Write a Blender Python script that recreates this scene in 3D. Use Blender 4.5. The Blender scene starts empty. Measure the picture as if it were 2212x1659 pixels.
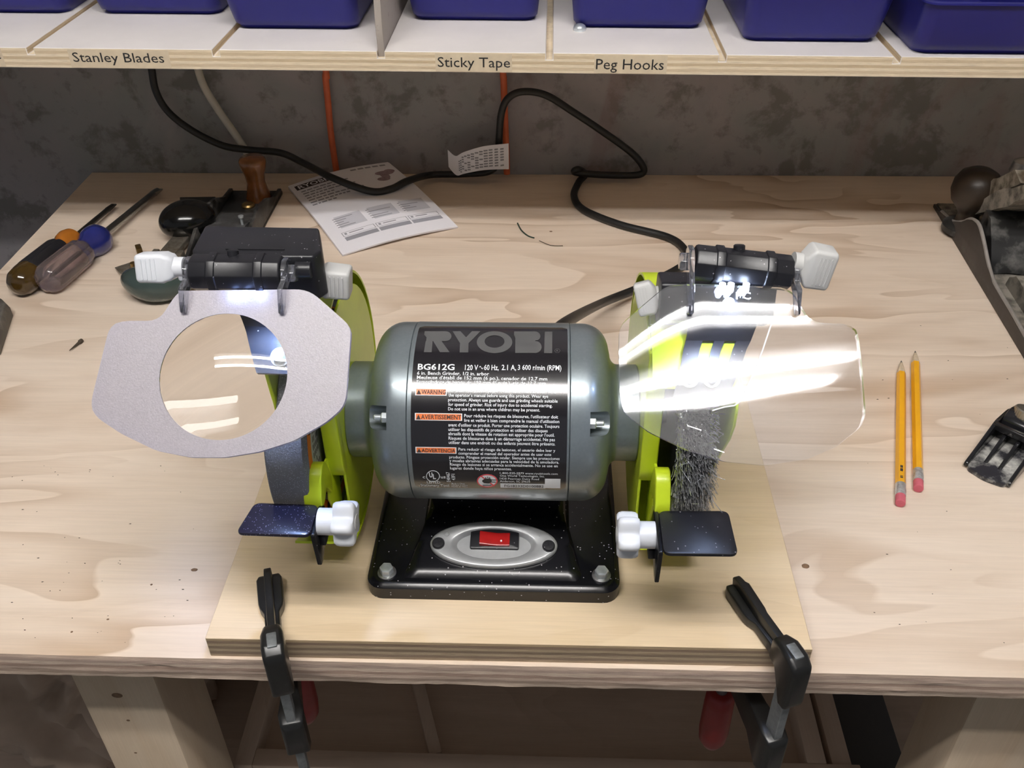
import bpy, bmesh, math, random
from mathutils import Vector, Matrix
from mathutils import noise as mnoise

random.seed(7)
SC = bpy.context.scene
COL = SC.collection
PI = math.pi
V = Vector

# ------------------------------------------------------------------ camera
CAM = V((0, 0, .5))
FPX = 2032.0
_y = V((94., -1519., FPX)).normalized()
_d = V((40., 2721., FPX)).normalized()
_d = (_d - _y * _d.dot(_y)).normalized()
_z = -_d
_x = _y.cross(_z)
ROW = [V((_x[i], _y[i], _z[i])) for i in range(3)]      # camera right / down / forward in the world
cd = bpy.data.cameras.new('camera')
cam = bpy.data.objects.new('camera', cd)
COL.objects.link(cam)
cd.sensor_width = 36.0
cd.lens = 36.0 * FPX / 2212.0
cd.clip_start = .01
cam.matrix_world = Matrix((
    (ROW[0][0], -ROW[1][0], -ROW[2][0], CAM[0]),
    (ROW[0][1], -ROW[1][1], -ROW[2][1], CAM[1]),
    (ROW[0][2], -ROW[1][2], -ROW[2][2], CAM[2]),
    (0, 0, 0, 1)))
SC.camera = cam

# ------------------------------------------------------------------ world and exposure
w = bpy.data.worlds.new('room_ambient')
SC.world = w
w.use_nodes = True
w.node_tree.nodes['Background'].inputs[0].default_value = (.92, .95, 1.0, 1)
w.node_tree.nodes['Background'].inputs[1].default_value = .13
SC.view_settings.view_transform = 'Standard'
SC.view_settings.look = 'None'
SC.view_settings.gamma = 1
SC.view_settings.use_curve_mapping = False
SC.view_settings.exposure = 0.57
TUBE_POWER = 40.0          # emission of the two fluorescent tubes
TUBES = [(-.115, 1.30), (.015, 1.30)]      # (y, z) of each tube, both run along x
TUBE_X = (-.68, .54)


def ray(px, py):
    a, b = px - 1106., py - 829.5
    return (ROW[0] * a + ROW[1] * b + ROW[2] * FPX).normalized()


def at(px, py, z=None, y=None, x=None):
    """a point of the place on a known level (z), wall plane (y) or side plane (x)"""
    d = ray(px, py)
    if z is not None:
        t = (z - CAM[2]) / d[2]
    elif y is not None:
        t = (y - CAM[1]) / d[1]
    else:
        t = (x - CAM[0]) / d[0]
    return CAM + d * t


def at_plane(px, py, p0, n):
    d = ray(px, py)
    return CAM + d * ((p0 - CAM).dot(n) / d.dot(n))


# ------------------------------------------------------------------ materials
MATS = {}


def srgb(r, g, b):
    def f(c):
        c /= 255.
        return c / 12.92 if c <= .04045 else ((c + .055) / 1.055) ** 2.4
    return (f(r), f(g), f(b), 1)


class NT:
    def __init__(s, name):
        s.m = bpy.data.materials.new(name)
        s.m.use_nodes = True
        s.t = s.m.node_tree
        s.b = s.t.nodes['Principled BSDF']
        s.out = s.t.nodes['Material Output']

    def n(s, typ, **kw):
        nd = s.t.nodes.new(typ)
        for k, v in kw.items():
            setattr(nd, k, v)
        return nd

    def l(s, a, b):
        s.t.links.new(a, b)

    def val(s, sock, v):
        if hasattr(v, 'is_output') or isinstance(v, bpy.types.NodeSocket):
            s.l(v, sock)
        else:
            sock.default_value = v

    def coord(s, scale=(1, 1, 1), loc=(0, 0, 0), rot=(0, 0, 0)):
        tc = s.n('ShaderNodeTexCoord')
        mp = s.n('ShaderNodeMapping')
        mp.inputs['Scale'].default_value = scale
        mp.inputs['Location'].default_value = loc
        mp.inputs['Rotation'].default_value = rot
        s.l(tc.outputs['Object'], mp.inputs['Vector'])
        return mp.outputs['Vector']

    def noise(s, vec, scale=5, detail=3, rough=.5, dist=0):
        nd = s.n('ShaderNodeTexNoise')
        s.l(vec, nd.inputs['Vector'])
        nd.inputs['Scale'].default_value = scale
        nd.inputs['Detail'].default_value = detail
        nd.inputs['Roughness'].default_value = rough
        nd.inputs['Distortion'].default_value = dist
        return nd.outputs['Fac']

    def ramp(s, fac, stops, interp='LINEAR'):
        nd = s.n('ShaderNodeValToRGB')
        cr = nd.color_ramp
        cr.interpolation = interp
        while len(cr.elements) < len(stops):
            cr.elements.new(.5)
        for e, (p, c) in zip(cr.elements, stops):
            e.position = p
            e.color = c if len(c) == 4 else (*c, 1)
        s.l(fac, nd.inputs['Fac'])
        return nd.outputs['Color']

    def math(s, op, a, b=0., c=None):
        nd = s.n('ShaderNodeMath', operation=op)
        s.val(nd.inputs[0], a)
        s.val(nd.inputs[1], b)
        return nd.outputs[0]

    def mixc(s, fac, a, b, mode='MIX'):
        nd = s.n('ShaderNodeMix', data_type='RGBA', blend_type=mode)
        s.val(nd.inputs[0], fac)
        s.val(nd.inputs[6], a)
        s.val(nd.inputs[7], b)
        return nd.outputs[2]

    def bump(s, h, strength=.2, dist=.001):
        nd = s.n('ShaderNodeBump')
        nd.inputs['Strength'].default_value = strength
        nd.inputs['Distance'].default_value = dist
        s.l(h, nd.inputs['Height'])
        s.l(nd.outputs['Normal'], s.b.inputs['Normal'])


def plain(name, col, rough=.5, metal=0., spec=.5, var=0., vscale=60, bump=0., bscale=400, coat=0., trans=0., ior=1.5):
    if name in MATS:
        return MATS[name]
    k = NT(name)
    p = k.b
    p.inputs['Roughness'].default_value = rough
    p.inputs['Metallic'].default_value = metal
    p.inputs['Specular IOR Level'].default_value = spec
    p.inputs['Coat Weight'].default_value = coat
    p.inputs['Transmission Weight'].default_value = trans
    p.inputs['IOR'].default_value = ior
    v = k.coord()
    f = k.noise(v, vscale, 4)
    a = tuple(c * (1 - var) for c in col[:3]) + (1,)
    b = tuple(min(1, c * (1 + var)) for c in col[:3]) + (1,)
    k.l(k.ramp(f, [(.3, a), (.7, b)]), p.inputs['Base Color'])
    if bump:
        k.bump(k.noise(v, bscale, 2), bump, .0004)
    MATS[name] = k.m
    return k.m


def dusty(name, col, dust, amount=.5, scale=60, rough=.45, metal=0., seed=0., drough=.9):
    """a base colour with settled dust in patches"""
    k = NT(name)
    v = k.coord(loc=(seed, seed * .7, seed * .3))
    f = k.noise(v, scale, 5, .65)
    m = k.ramp(f, [(1 - amount - .12, (0, 0, 0)), (1 - amount + .12, (1, 1, 1))])
    k.l(k.mixc(m, col, dust), k.b.inputs['Base Color'])
    rr = k.ramp(m, [(0, (rough,) * 3), (1, (drough,) * 3)])
    k.l(rr, k.b.inputs['Roughness'])
    k.b.inputs['Metallic'].default_value = metal
    MATS[name] = k.m
    return k.m


def specks(name, col, speck, rough=.3, scale=420, thr=.74, coat=0., bump=0., metal=0.):
    """a plain finish with fine light specks (sawdust, metal flake)"""
    k = NT(name)
    v = k.coord()
    vo = k.n('ShaderNodeTexVoronoi')
    vo.inputs['Scale'].default_value = scale
    k.l(v, vo.inputs['Vector'])
    f2 = k.noise(v, 30, 3)
    sep = k.n('ShaderNodeSeparateColor')
    k.l(vo.outputs['Color'], sep.inputs[0])
    pick = k.math('GREATER_THAN', sep.outputs[0], thr)
    near = k.math('LESS_THAN', vo.outputs['Distance'], .26)
    m = k.math('MULTIPLY', pick, near)
    m = k.math('MULTIPLY', m, k.math('MULTIPLY', f2, 1.6))
    k.l(k.mixc(m, col, speck), k.b.inputs['Base Color'])
    k.b.inputs['Roughness'].default_value = rough
    k.b.inputs['Coat Weight'].default_value = coat
    k.b.inputs['Metallic'].default_value = metal
    if bump:
        k.bump(k.noise(v, 900, 2), bump, .0003)
    MATS[name] = k.m
    return k.m


def wood(name, light, mid, dark, seed=0., along='X', fine=1., contrast=1., scale=1., rough=.62, patch=.5):
    """sliced softwood: long flowing bands, contour patches and fine grain along one axis"""
    k = NT(name)
    sx = {'X': (1, 1, 1), 'Y': (1, 1, 1), 'Z': (1, 1, 1)}[along]

    def ax(a, b):
        return {'X': (a, b, b), 'Y': (b, a, b), 'Z': (b, b, a)}[along]
    L = (seed * 3.1, seed * 1.7, seed * .9)
    big = k.noise(k.coord(ax(1.0 * scale, 4.2 * scale), L), 2.0, 3, .5, .5)
    med = k.noise(k.coord(ax(1.7 * scale, 15 * scale), L), 2.5, 5, .62, .9)
    msk = k.noise(k.coord(ax(1.2 * scale, 3.0 * scale), (L[0] + 5, L[1] + 2, L[2])), 2.4, 2, .5, .3)
    fin = k.noise(k.coord(ax(7, 260), L), 3, 3, .6)
    # rotary cut figure: each growth layer fades in slowly and ends at a crisp line
    saw = k.math('FRACT', k.math('MULTIPLY', big, 9.0))
    saw = k.ramp(saw, [(0., (1, 1, 1)), (.05, (.92, .92, .92)), (.45, (.30, .30, .30)), (.97, (0, 0, 0)), (1., (.9, .9, .9))])
    mk = k.ramp(msk, [(.40, (0, 0, 0)), (.62, (1, 1, 1))])
    base = k.mixc(k.ramp(med, [(.30, (0, 0, 0)), (.72, (1, 1, 1))]), light, mid)
    base = k.mixc(k.math('MULTIPLY', k.math('MULTIPLY', saw, mk), .62 * patch * 2), base, dark)
    base = k.mixc(k.math('MULTIPLY', k.ramp(med, [(.60, (0, 0, 0)), (.78, (1, 1, 1))]), .30 * contrast), base, dark)
    g = k.ramp(fin, [(.3, (.93, .93, .93)), (.7, (1.03, 1.03, 1.03))])
    base = k.mixc(.8 * fine, base, g, 'MULTIPLY')
    k.l(base, k.b.inputs['Base Color'])
    k.b.inputs['Roughness'].default_value = rough
    k.b.inputs['Specular IOR Level'].default_value = .32
    k.bump(fin, .12, .0004)
    MATS[name] = k.m
    return k.m


def ply_edge(name, zt, thick, tones, seed=0., rough=.8, dirt=.35):
    """stacked veneers seen on the edge of a sheet (bands by height, fibres along x)"""
    k = NT(name)
    tc = k.n('ShaderNodeTexCoord')
    sp = k.n('ShaderNodeSeparateXYZ')
    k.l(tc.outputs['Object'], sp.inputs[0])
    wob = k.noise(k.coord((9, 9, 9), (seed, 0, 0)), 2, 3)
    h = k.math('SUBTRACT', zt, sp.outputs['Z'])
    h = k.math('DIVIDE', h, thick)
    h = k.math('ADD', h, k.math('MULTIPLY', k.math('SUBTRACT', wob, .5), .05))
    st = []
    n = len(tones)
    for i, c in enumerate(tones):
        st.append((i / n, c))
    col = k.ramp(h, st, 'CONSTANT')
    fib = k.noise(k.coord((30, 30, 900), (seed, 0, 0)), 2, 4, .7)
    col = k.mixc(.9, col, k.ramp(fib, [(.3, (.72, .70, .68)), (.7, (1.12, 1.12, 1.12))]), 'MULTIPLY')
    sp2 = k.noise(k.coord((14, 14, 260), (seed + 3, 0, 0)), 3, 3, .6)
    dm = k.math('MULTIPLY', k.ramp(sp2, [(.60, (0, 0, 0)), (.72, (1, 1, 1))]), dirt)
    col = k.mixc(dm, col, (.10, .055, .03, 1))
    k.l(col, k.b.inputs['Base Color'])
    k.b.inputs['Roughness'].default_value = rough
    k.bump(fib, .5, .0008)
    MATS[name] = k.m
    return k.m


def concrete(name):
    k = NT(name)
    v = k.coord((1, 1, 1))
    a = k.noise(v, 3.2, 6, .62, .6)
    b = k.noise(v, 22, 5, .65, .2)
    c = k.noise(k.coord((1, 1, .35), (4, 0, 2)), 9, 4, .6, .8)
    col = k.ramp(a, [(.28, (.23, .205, .215)), (.45, (.345, .32, .335)), (.6, (.285, .295, .30)), (.78, (.39, .355, .365))])
    col = k.mixc(k.ramp(b, [(.38, (.7, .7, .7)), (.48, (0, 0, 0)), (.60, (0, 0, 0)), (.75, (.6, .6, .6))]), col, (.15, .143, .135, 1))
    col = k.mixc(k.ramp(c, [(.56, (0, 0, 0)), (.66, (.5, .5, .5))]), col, (.27, .20, .20, 1))
    k.l(col, k.b.inputs['Base Color'])
    k.b.inputs['Roughness'].default_value = .88
    k.bump(b, .5, .002)
    MATS[name] = k.m
    return k.m


def emit(name, col, strength):
    k = NT(name)
    e = k.n('ShaderNodeEmission')
    e.inputs[0].default_value = col
    e.inputs[1].default_value = strength
    k.l(e.outputs[0], k.out.inputs['Surface'])
    MATS[name] = k.m
    return k.m


def clear_sheet(name, tint=(.97, .975, .99, 1), rough=.03, ior=1.58, haze=.03, boost=1., dcol=(.75, .77, .85, 1)):
    """thin clear plastic: transmits straight, reflects by Fresnel, a little surface haze"""
    k = NT(name)
    tr = k.n('ShaderNodeBsdfTransparent')
    tr.inputs[0].default_value = tint
    gl = k.n('ShaderNodeBsdfGlossy')
    gl.inputs['Color'].default_value = (.97, .98, 1, 1)
    gl.inputs['Roughness'].default_value = rough
    df = k.n('ShaderNodeBsdfDiffuse')
    df.inputs[0].default_value = dcol
    fr = k.n('ShaderNodeFresnel')
    fr.inputs['IOR'].default_value = ior
    sc = k.noise(k.coord(), 700, 2)
    hz = k.math('MULTIPLY', k.ramp(sc, [(.35, (.3, .3, .3)), (.8, (1.6, 1.6, 1.6))]), haze)
    m0 = k.n('ShaderNodeMixShader')
    k.l(hz, m0.inputs[0])
    k.l(tr.outputs[0], m0.inputs[1])
    k.l(df.outputs[0], m0.inputs[2])
    m1 = k.n('ShaderNodeMixShader')
    k.l(k.math('MULTIPLY', fr.outputs[0], boost), m1.inputs[0])
    k.l(m0.outputs[0], m1.inputs[1])
    k.l(gl.outputs[0], m1.inputs[2])
    k.l(m1.outputs[0], k.out.inputs['Surface'])
    MATS[name] = k.m
    return k.m


def frosted(name):
    k = NT(name)
    v = k.coord()
    f = k.noise(v, 900, 2)
    col = k.ramp(f, [(.3, (.385, .35, .39)), (.7, (.52, .475, .52))])
    df = k.n('ShaderNodeBsdfDiffuse')
    k.l(col, df.inputs[0])
    tl = k.n('ShaderNodeBsdfTranslucent')
    tl.inputs[0].default_value = (.78, .78, .84, 1)
    m = k.n('ShaderNodeMixShader')
    m.inputs[0].default_value = .42
    k.l(df.outputs[0], m.inputs[1])
    k.l(tl.outputs[0], m.inputs[2])
    gl = k.n('ShaderNodeBsdfGlossy')
    gl.inputs['Roughness'].default_value = .38
    m2 = k.n('ShaderNodeMixShader')
    m2.inputs[0].default_value = .07
    k.l(m.outputs[0], m2.inputs[1])
    k.l(gl.outputs[0], m2.inputs[2])
    bp = k.n('ShaderNodeBump')
    bp.inputs['Strength'].default_value = .35
    bp.inputs['Distance'].default_value = .0003
    k.l(k.noise(v, 1500, 2), bp.inputs['Height'])
    for nd in (df, gl):
        k.l(bp.outputs['Normal'], nd.inputs['Normal'])
    k.l(m2.outputs[0], k.out.inputs['Surface'])
    MATS[name] = k.m
    return k.m


# ------------------------------------------------------------------ mesh building
WM = {}      # object -> world matrix of its mesh space


class MB:
    def __init__(s):
        s.v = []
        s.f = []
        s.mi = []

    def add(s, vs, fs, m=0):
        o = len(s.v)
        s.v += [V(p) for p in vs]
        s.f += [[i + o for i in f] for f in fs]
        s.mi += [m] * len(fs)
        return s

    def box(s, lo, hi, m=0, M=None):
        x0, y0, z0 = lo
        x1, y1, z1 = hi
        vs = [V(p) for p in ((x0, y0, z0), (x1, y0, z0), (x1, y1, z0), (x0, y1, z0), (x0, y0, z1), (x1, y0, z1), (x1, y1, z1), (x0, y1, z1))]
        if M:
            vs = [M @ p for p in vs]
        return s.add(vs, [(0, 3, 2, 1), (4, 5, 6, 7), (0, 1, 5, 4), (1, 2, 6, 5), (2, 3, 7, 6), (3, 0, 4, 7)], m)

    def prism(s, poly, h0, h1, M=None, m=0, mside=None):
        """poly in local xy, extruded along local z"""
        n = len(poly)
        vs = [V((p[0], p[1], h0)) for p in poly] + [V((p[0], p[1], h1)) for p in poly]
        if M:
            vs = [M @ p for p in vs]
        o = len(s.v)
        s.add(vs, [list(range(n))[::-1], list(range(n, 2 * n))], m)
        sd = [(i, (i + 1) % n, n + (i + 1) % n, n + i) for i in range(n)]
        s.f += [[a + o for a in f] for f in sd]
        s.mi += [m if mside is None else mside] * n
        return s

    def loft(s, rings, cap0=True, cap1=True, m=0, closed=True):
        n = len(rings[0])
        o = len(s.v)
        fs = []
        for r in rings:
            s.v += [V(p) for p in r]
        for k in range(len(rings) - 1):
            for i in range(n if closed else n - 1):
                j = (i + 1) % n
                fs.append([o + k * n + i, o + k * n + j, o + (k + 1) * n + j, o + (k + 1) * n + i])
        if cap0:
            fs.append([o + i for i in range(n)][::-1])
        if cap1:
            q = o + (len(rings) - 1) * n
            fs.append([q + i for i in range(n)])
        s.f += fs
        s.mi += [m] * len(fs)
        return s

    def lathe(s, prof, M=None, n=32, m=0, cap=True, a0=0., a1=None):
        """prof: (radius, height along local z)"""
        rings = []
        for r, h in prof:
            r = max(r, 1e-5)
            ring = [V((r * math.cos(2 * PI * i / n + a0), r * math.sin(2 * PI * i / n + a0), h)) for i in range(n)]
            if M:
                ring = [M @ p for p in ring]
            rings.append(ring)
        return s.loft(rings, cap, cap, m)

    def tube(s, pts, rad, n=10, m=0, flat=None):
        pts = [V(p) for p in pts]
        up = V((0, 0, 1))
        rings = []
        N = len(pts)
        nrm = None
        for i, p in enumerate(pts):
            t = (pts[min(i + 1, N - 1)] - pts[max(i - 1, 0)])
            t = t.normalized() if t.length > 1e-9 else V((1, 0, 0))
            if nrm is None:
                a = up if abs(t.dot(up)) < .9 else V((1, 0, 0))
                nrm = (a - t * a.dot(t)).normalized()
            else:
                nrm = (nrm - t * nrm.dot(t)).normalized()
            b = t.cross(nrm)
            r = rad[i] if isinstance(rad, (list, tuple)) else rad
            rings.append([p + (nrm * math.cos(2 * PI * k / n) + b * math.sin(2 * PI * k / n)) * r for k in range(n)])
        return s.loft(rings, True, True, m)

    def build(s, name, mats, parent=None, local=False, bevel=0., seg=2, angle=35, bang=30, tri=False):
        me = bpy.data.meshes.new(name)
        me.from_pydata([tuple(p) for p in s.v], [], s.f)
        if not isinstance(mats, (list, tuple)):
            mats = [mats]
        for m in mats:
            me.materials.append(m)
        for p, i in zip(me.polygons, s.mi):
            p.material_index = i
        bm = bmesh.new()
        bm.from_mesh(me)
        bmesh.ops.recalc_face_normals(bm, faces=bm.faces)
        if bevel:
            es = [e for e in bm.edges if len(e.link_faces) == 2 and e.calc_face_angle(0) > math.radians(bang)]
            bmesh.ops.bevel(bm, geom=es, offset=bevel, segments=seg, profile=.5, affect='EDGES', clamp_overlap=True)
        bm.to_mesh(me)
        bm.free()
        me.shade_smooth()
        me.set_sharp_from_angle(angle=math.radians(angle))
        o = bpy.data.objects.new(name, me)
        COL.objects.link(o)
        attach(o, parent, local)
        return o


def attach(o, parent, local=False):
    if parent is None:
        WM[o.name] = Matrix()
        return
    o.parent = parent
    if local:
        WM[o.name] = WM[parent.name].copy()
    else:
        o.matrix_parent_inverse = WM[parent.name].inverted()
        WM[o.name] = Matrix()


def tag(o, label=None, cat=None, group=None, kind=None):
    if label:
        o['label'] = label
    if cat:
        o['category'] = cat
    if group:
        o['group'] = group
    if kind:
        o['kind'] = kind
    return o


def thing(name, M, label, cat, group=None):
    o = bpy.data.objects.new(name, None)
    COL.objects.link(o)
    o.empty_display_size = .02
    if not isinstance(M, Matrix):
        M = Matrix.Translation(V(M))
    o.matrix_world = M
    WM[o.name] = M.copy()
    return tag(o, label, cat, group)


def frame(origin, zdir, xdir=(1, 0, 0)):
    z = V(zdir).normalized()
    x = V(xdir)
    x = (x - z * x.dot(z))
    if x.length < 1e-6:
        x = V((0, 1, 0)) - z * z[1]
    x.normalize()
    y = z.cross(x)
    o = V(origin)
    return Matrix(((x[0], y[0], z[0], o[0]), (x[1], y[1], z[1], o[1]), (x[2], y[2], z[2], o[2]), (0, 0, 0, 1)))


def spline(pts, per=8):
    pts = [V(p) for p in pts]
    out = []
    for i in range(len(pts) - 1):
        p0 = pts[max(i - 1, 0)]
        p1, p2 = pts[i], pts[i + 1]
        p3 = pts[min(i + 2, len(pts) - 1)]
        for k in range(per):
            t = k / per
            out.append(.5 * ((2 * p1) + (p2 - p0) * t + (2 * p0 - 5 * p1 + 4 * p2 - p3) * t * t + (3 * p1 - p0 - 3 * p2 + p3) * t ** 3))
    out.append(pts[-1])
    return out


def rrect(x0, x1, y0, y1, r, n=5):
    out = []
    for cx, cy, a in ((x1 - r, y1 - r, 0), (x0 + r, y1 - r, 90), (x0 + r, y0 + r, 180), (x1 - r, y0 + r, 270)):
        for k in range(n + 1):
            t = math.radians(a + 90 * k / n)
            out.append((cx + r * math.cos(t), cy + r * math.sin(t)))
    return out


def ellipse(cx, cy, rx, ry, n=40):
    return [(cx + rx * math.cos(2 * PI * i / n), cy + ry * math.sin(2 * PI * i / n)) for i in range(n)]


def round_poly(poly, r, n=4):
    """round every corner of a 2D polygon"""
    out = []
    N = len(poly)
    for i in range(N):
        a, b, c = V(poly[i - 1]).to_2d(), V(poly[i]).to_2d(), V(poly[(i + 1) % N]).to_2d()
        u, v = (a - b), (c - b)
        k = min(r, u.length * .45, v.length * .45)
        p, q = b + u.normalized() * k, b + v.normalized() * k
        for j in range(n + 1):
            t = j / n
            out.append(tuple((1 - t) ** 2 * p + 2 * t * (1 - t) * b + t * t * q))
    return out


# ------------------------------------------------------------------ lettering
_TX = {}


def text_mesh(body, bold=0.):
    key = (body, bold)
    if key in _TX:
        return _TX[key]
    cu = bpy.data.curves.new('t', 'FONT')
    cu.body = body
    cu.size = 1
    cu.resolution_u = 2
    cu.offset = bold
    o = bpy.data.objects.new('t', cu)
    COL.objects.link(o)
    dg = bpy.context.evaluated_depsgraph_get()
    me = o.evaluated_get(dg).to_mesh()
    vs = [(p.co[0], p.co[1]) for p in me.vertices]
    fs = [list(p.vertices) for p in me.polygons]
    o.evaluated_get(dg).to_mesh_clear()
    bpy.data.objects.remove(o)
    bpy.data.curves.remove(cu)
    _TX[key] = (vs, fs)
    return vs, fs


CAPH = None


def put_text(mb, body, fn, bold=0., m=0, fit=True, capfit=True):
    """fn(u, v): u 0..1 along the line, v 0..1 over the capital height -> point"""
    global CAPH
    if CAPH is None:
        CAPH = max(p[1] for p in text_mesh('H')[0])
    vs, fs = text_mesh(body, bold)
    if not vs:
        return
    x0 = min(p[0] for p in vs)
    x1 = max(p[0] for p in vs)
    mb.add([fn((p[0] - x0) / (x1 - x0), p[1] / CAPH) for p in vs], fs, m)


def subdivide_shape(polys, step):
    """triangulated 2D polygons cut into strips so that they can follow a curve"""
    bm = bmesh.new()
    for poly in polys:
        bm.faces.new([bm.verts.new((p[0], p[1], 0)) for p in poly])
    bmesh.ops.triangulate(bm, faces=bm.faces)
    y0 = min(v.co.y for v in bm.verts)
    y1 = max(v.co.y for v in bm.verts)
    y = y0 + step
    while y < y1:
        bmesh.ops.bisect_plane(bm, geom=bm.verts[:] + bm.edges[:] + bm.faces[:], plane_co=(0, y, 0), plane_no=(0, 1, 0))
        y += step
    bm.verts.index_update()
    vs = [(v.co.x, v.co.y) for v in bm.verts]
    fs = [[v.index for v in f.verts] for f in bm.faces]
    bm.free()
    return vs, fs


# ------------------------------------------------------------------ palette
M_BENCH = wood('bench_plywood', (.83, .705, .585, 1), (.735, .605, .485, 1), (.54, .40, .285, 1), seed=1.3, patch=.80)
M_BOARD = wood('base_board_plywood', (.76, .61, .42, 1), (.70, .545, .355, 1), (.58, .425, .255, 1), seed=5.1, contrast=.6, patch=.25)
M_EDGE = ply_edge('bench_ply_edge', 0., .0205, [(.62, .48, .38), (.50, .38, .31), (.66, .53, .42), (.42, .30, .235), (.58, .45, .36), (.36, .27, .21), (.54, .43, .34)], 2.)
M_BEDGE = ply_edge('board_ply_edge', .018, .018, [(.48, .36, .22), (.28, .20, .135), (.44, .34, .22), (.25, .185, .125), (.42, .33, .22), (.27, .20, .14), (.38, .29, .20)], 7., dirt=.5)
M_SHELFTOP = plain('shelf_white_face', (.80, .755, .73, 1), .6, var=.05, vscale=14)
M_SEDGE = ply_edge('shelf_ply_edge', .0175, .0175, [(.78, .66, .48), (.66, .53, .36), (.80, .69, .52), (.60, .47, .31), (.80, .69, .52), (.66, .53, .37), (.78, .67, .50)], 4., dirt=.22)
M_LEG = wood('leg_pine', (.60, .49, .36, 1), (.53, .41, .285, 1), (.40, .28, .17, 1), seed=8., along='Z', contrast=.7, patch=.2)
M_CRATE = wood('tray_wood', (.66, .53, .43, 1), (.58, .46, .36, 1), (.40, .30, .22, 1), seed=3., along='X', contrast=.5, patch=.2)
M_CRATEY = wood('tray_wood_lengthwise', (.66, .53, .43, 1), (.58, .46, .36, 1), (.40, .30, .22, 1), seed=6., along='Y', contrast=.5, patch=.2)
M_WALL = concrete('stained_concrete')
M_FLOOR = plain('grey_floor', (.26, .24, .22, 1), .9, var=.3, vscale=8)
M_CEIL = plain('ceiling_grey', (.30, .295, .285, 1), .9, var=.04, vscale=6)
M_BIN = plain('blue_polypropylene', (.016, .016, .165, 1), .42, spec=.35, var=.08, vscale=20, bump=.05, bscale=300)
M_BINLIP = M_BIN
M_DIV = dusty('grey_divider_ply', (.36, .32, .29, 1), (.17, .135, .115, 1), .28, 90, .7, seed=3.)
M_TAPE = plain('label_tape', (.62, .52, .38, 1), .28, var=.06, vscale=120)
M_INK = plain('black_ink', (.02, .02, .022, 1), .5)
M_CORD = plain('black_rubber_cord', (.012, .012, .012, 1), .42, var=.2)
M_WCORD = plain('white_cable', (.55, .53, .47, 1), .5, var=.06)
M_OCORD = plain('orange_cord', (.62, .13, .045, 1), .5, var=.1)
M_PAPER = plain('white_paper', (.88, .87, .93, 1), .7, var=.02, vscale=30)
M_PRINT = plain('grey_print', (.30, .30, .34, 1), .7)
M_PRINTL = plain('light_print', (.60, .60, .66, 1), .7)
M_PRINTD = plain('dark_print', (.045, .03, .03, 1), .7)
M_SILVER = plain('silver_hammered_paint', (.220, .255, .275, 1), .34, metal=.55, var=.05, vscale=500, coat=.25)
M_BLACK = specks('black_powder_coat', (.004, .004, .006, 1), (.42, .40, .42, 1), .24, 620, .93)
M_BLACKP = specks('black_plastic', (.010, .010, .013, 1), (.30, .28, .30, 1), .36, 700, .955, bump=.06)
M_LEDFLAKE = specks('led_blue_flake', (.010, .009, .022, 1), (.30, .28, .42, 1), .30, 900, .62, coat=.3)  # black flake finish with the LED's blue light mixed into its colours
M_LIME = plain('lime_green_paint', (.54, .68, .020, 1), .36, var=.04, coat=.15)
M_LIMED = M_LIME
M_STEEL = plain('zinc_steel', (.66, .71, .74, 1), .32, metal=.7, var=.15, vscale=200)
M_DSTEEL = plain('dull_steel', (.30, .30, .30, 1), .42, metal=.9, var=.25, vscale=150)
M_KNOB = plain('light_grey_plastic', (.66, .68, .72, 1), .38, var=.02)
M_KNOB2 = plain('warm_grey_plastic', (.50, .50, .49, 1), .42, var=.02)
M_LABEL = plain('black_gloss_label', (.010, .009, .012, 1), .17, spec=1., var=.05)
M_LOGO = plain('grey_logo_print', (.13, .13, .13, 1), .30, metal=.35, var=.05)
M_WHITEP = plain('white_label_print', (.80, .82, .85, 1), .4)
M_ORANGE = plain('orange_badge', (.82, .20, .05, 1), .4, var=.04)
M_REDP = plain('red_sign_print', (.72, .06, .08, 1), .4)
M_RED = plain('red_rocker', (.36, .010, .010, 1), .16, var=.12, coat=.5)
M_DASHED = plain('silver_switch_plate', (.42, .43, .44, 1), .38, metal=.5, var=.04, vscale=300)
M_GRIT = specks('grey_abrasive', (.17, .175, .19, 1), (.50, .54, .62, 1), .75, 1300, .45, bump=1.)
M_WLABEL = plain('wheel_paper_disc', (.52, .53, .52, 1), .6, var=.05, vscale=300)
M_WORANGE = plain('wheel_orange_ring', (.72, .17, .02, 1), .55, var=.06)
M_WIRE = plain('crimped_wire', (.82, .83, .84, 1), .24, metal=.78, var=.3, vscale=900)
M_WIREHUB = plain('dark_hub_steel', (.03, .03, .035, 1), .4, metal=.6, var=.2)
M_CLEAR = clear_sheet('clear_polycarbonate', rough=.048, haze=.008, boost=1.25)
M_CLEAR2 = clear_sheet('clear_arm_plastic', tint=(.86, .86, .90, 1), rough=.10, haze=.10, boost=1.6)
M_RIM = clear_sheet('lilac_sheet_edge', tint=(.66, .64, .90, 1), rough=.15, haze=.85, boost=1.5, dcol=(.55, .52, .95, 1))
M_FROST = frosted('frosted_polycarbonate')
M_FROSTE = plain('frosted_rim', (.66, .66, .95, 1), .35, var=.05)
M_LENS = plain('magnifier_glass', (1, 1, 1, 1), .0, trans=1., ior=1.45)
M_LED = emit('led_light', (.62, .74, 1., 1), 28.)
M_LEDL = emit('led_light_dim', (.34, .48, 1., 1), 9.)
M_TUBE = emit('fluorescent_tube', (1., .965, .93, 1), TUBE_POWER)
M_FIXT = plain('white_fixture', (.75, .75, .75, 1), .4)
M_YPENCIL = plain('yellow_pencil_paint', (.86, .42, .015, 1), .35, var=.03, coat=.2)
M_PWOOD = plain('pencil_bare_wood', (.62, .50, .36, 1), .7, var=.1, vscale=300)
M_LEAD = plain('graphite', (.03, .03, .032, 1), .4)
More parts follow.
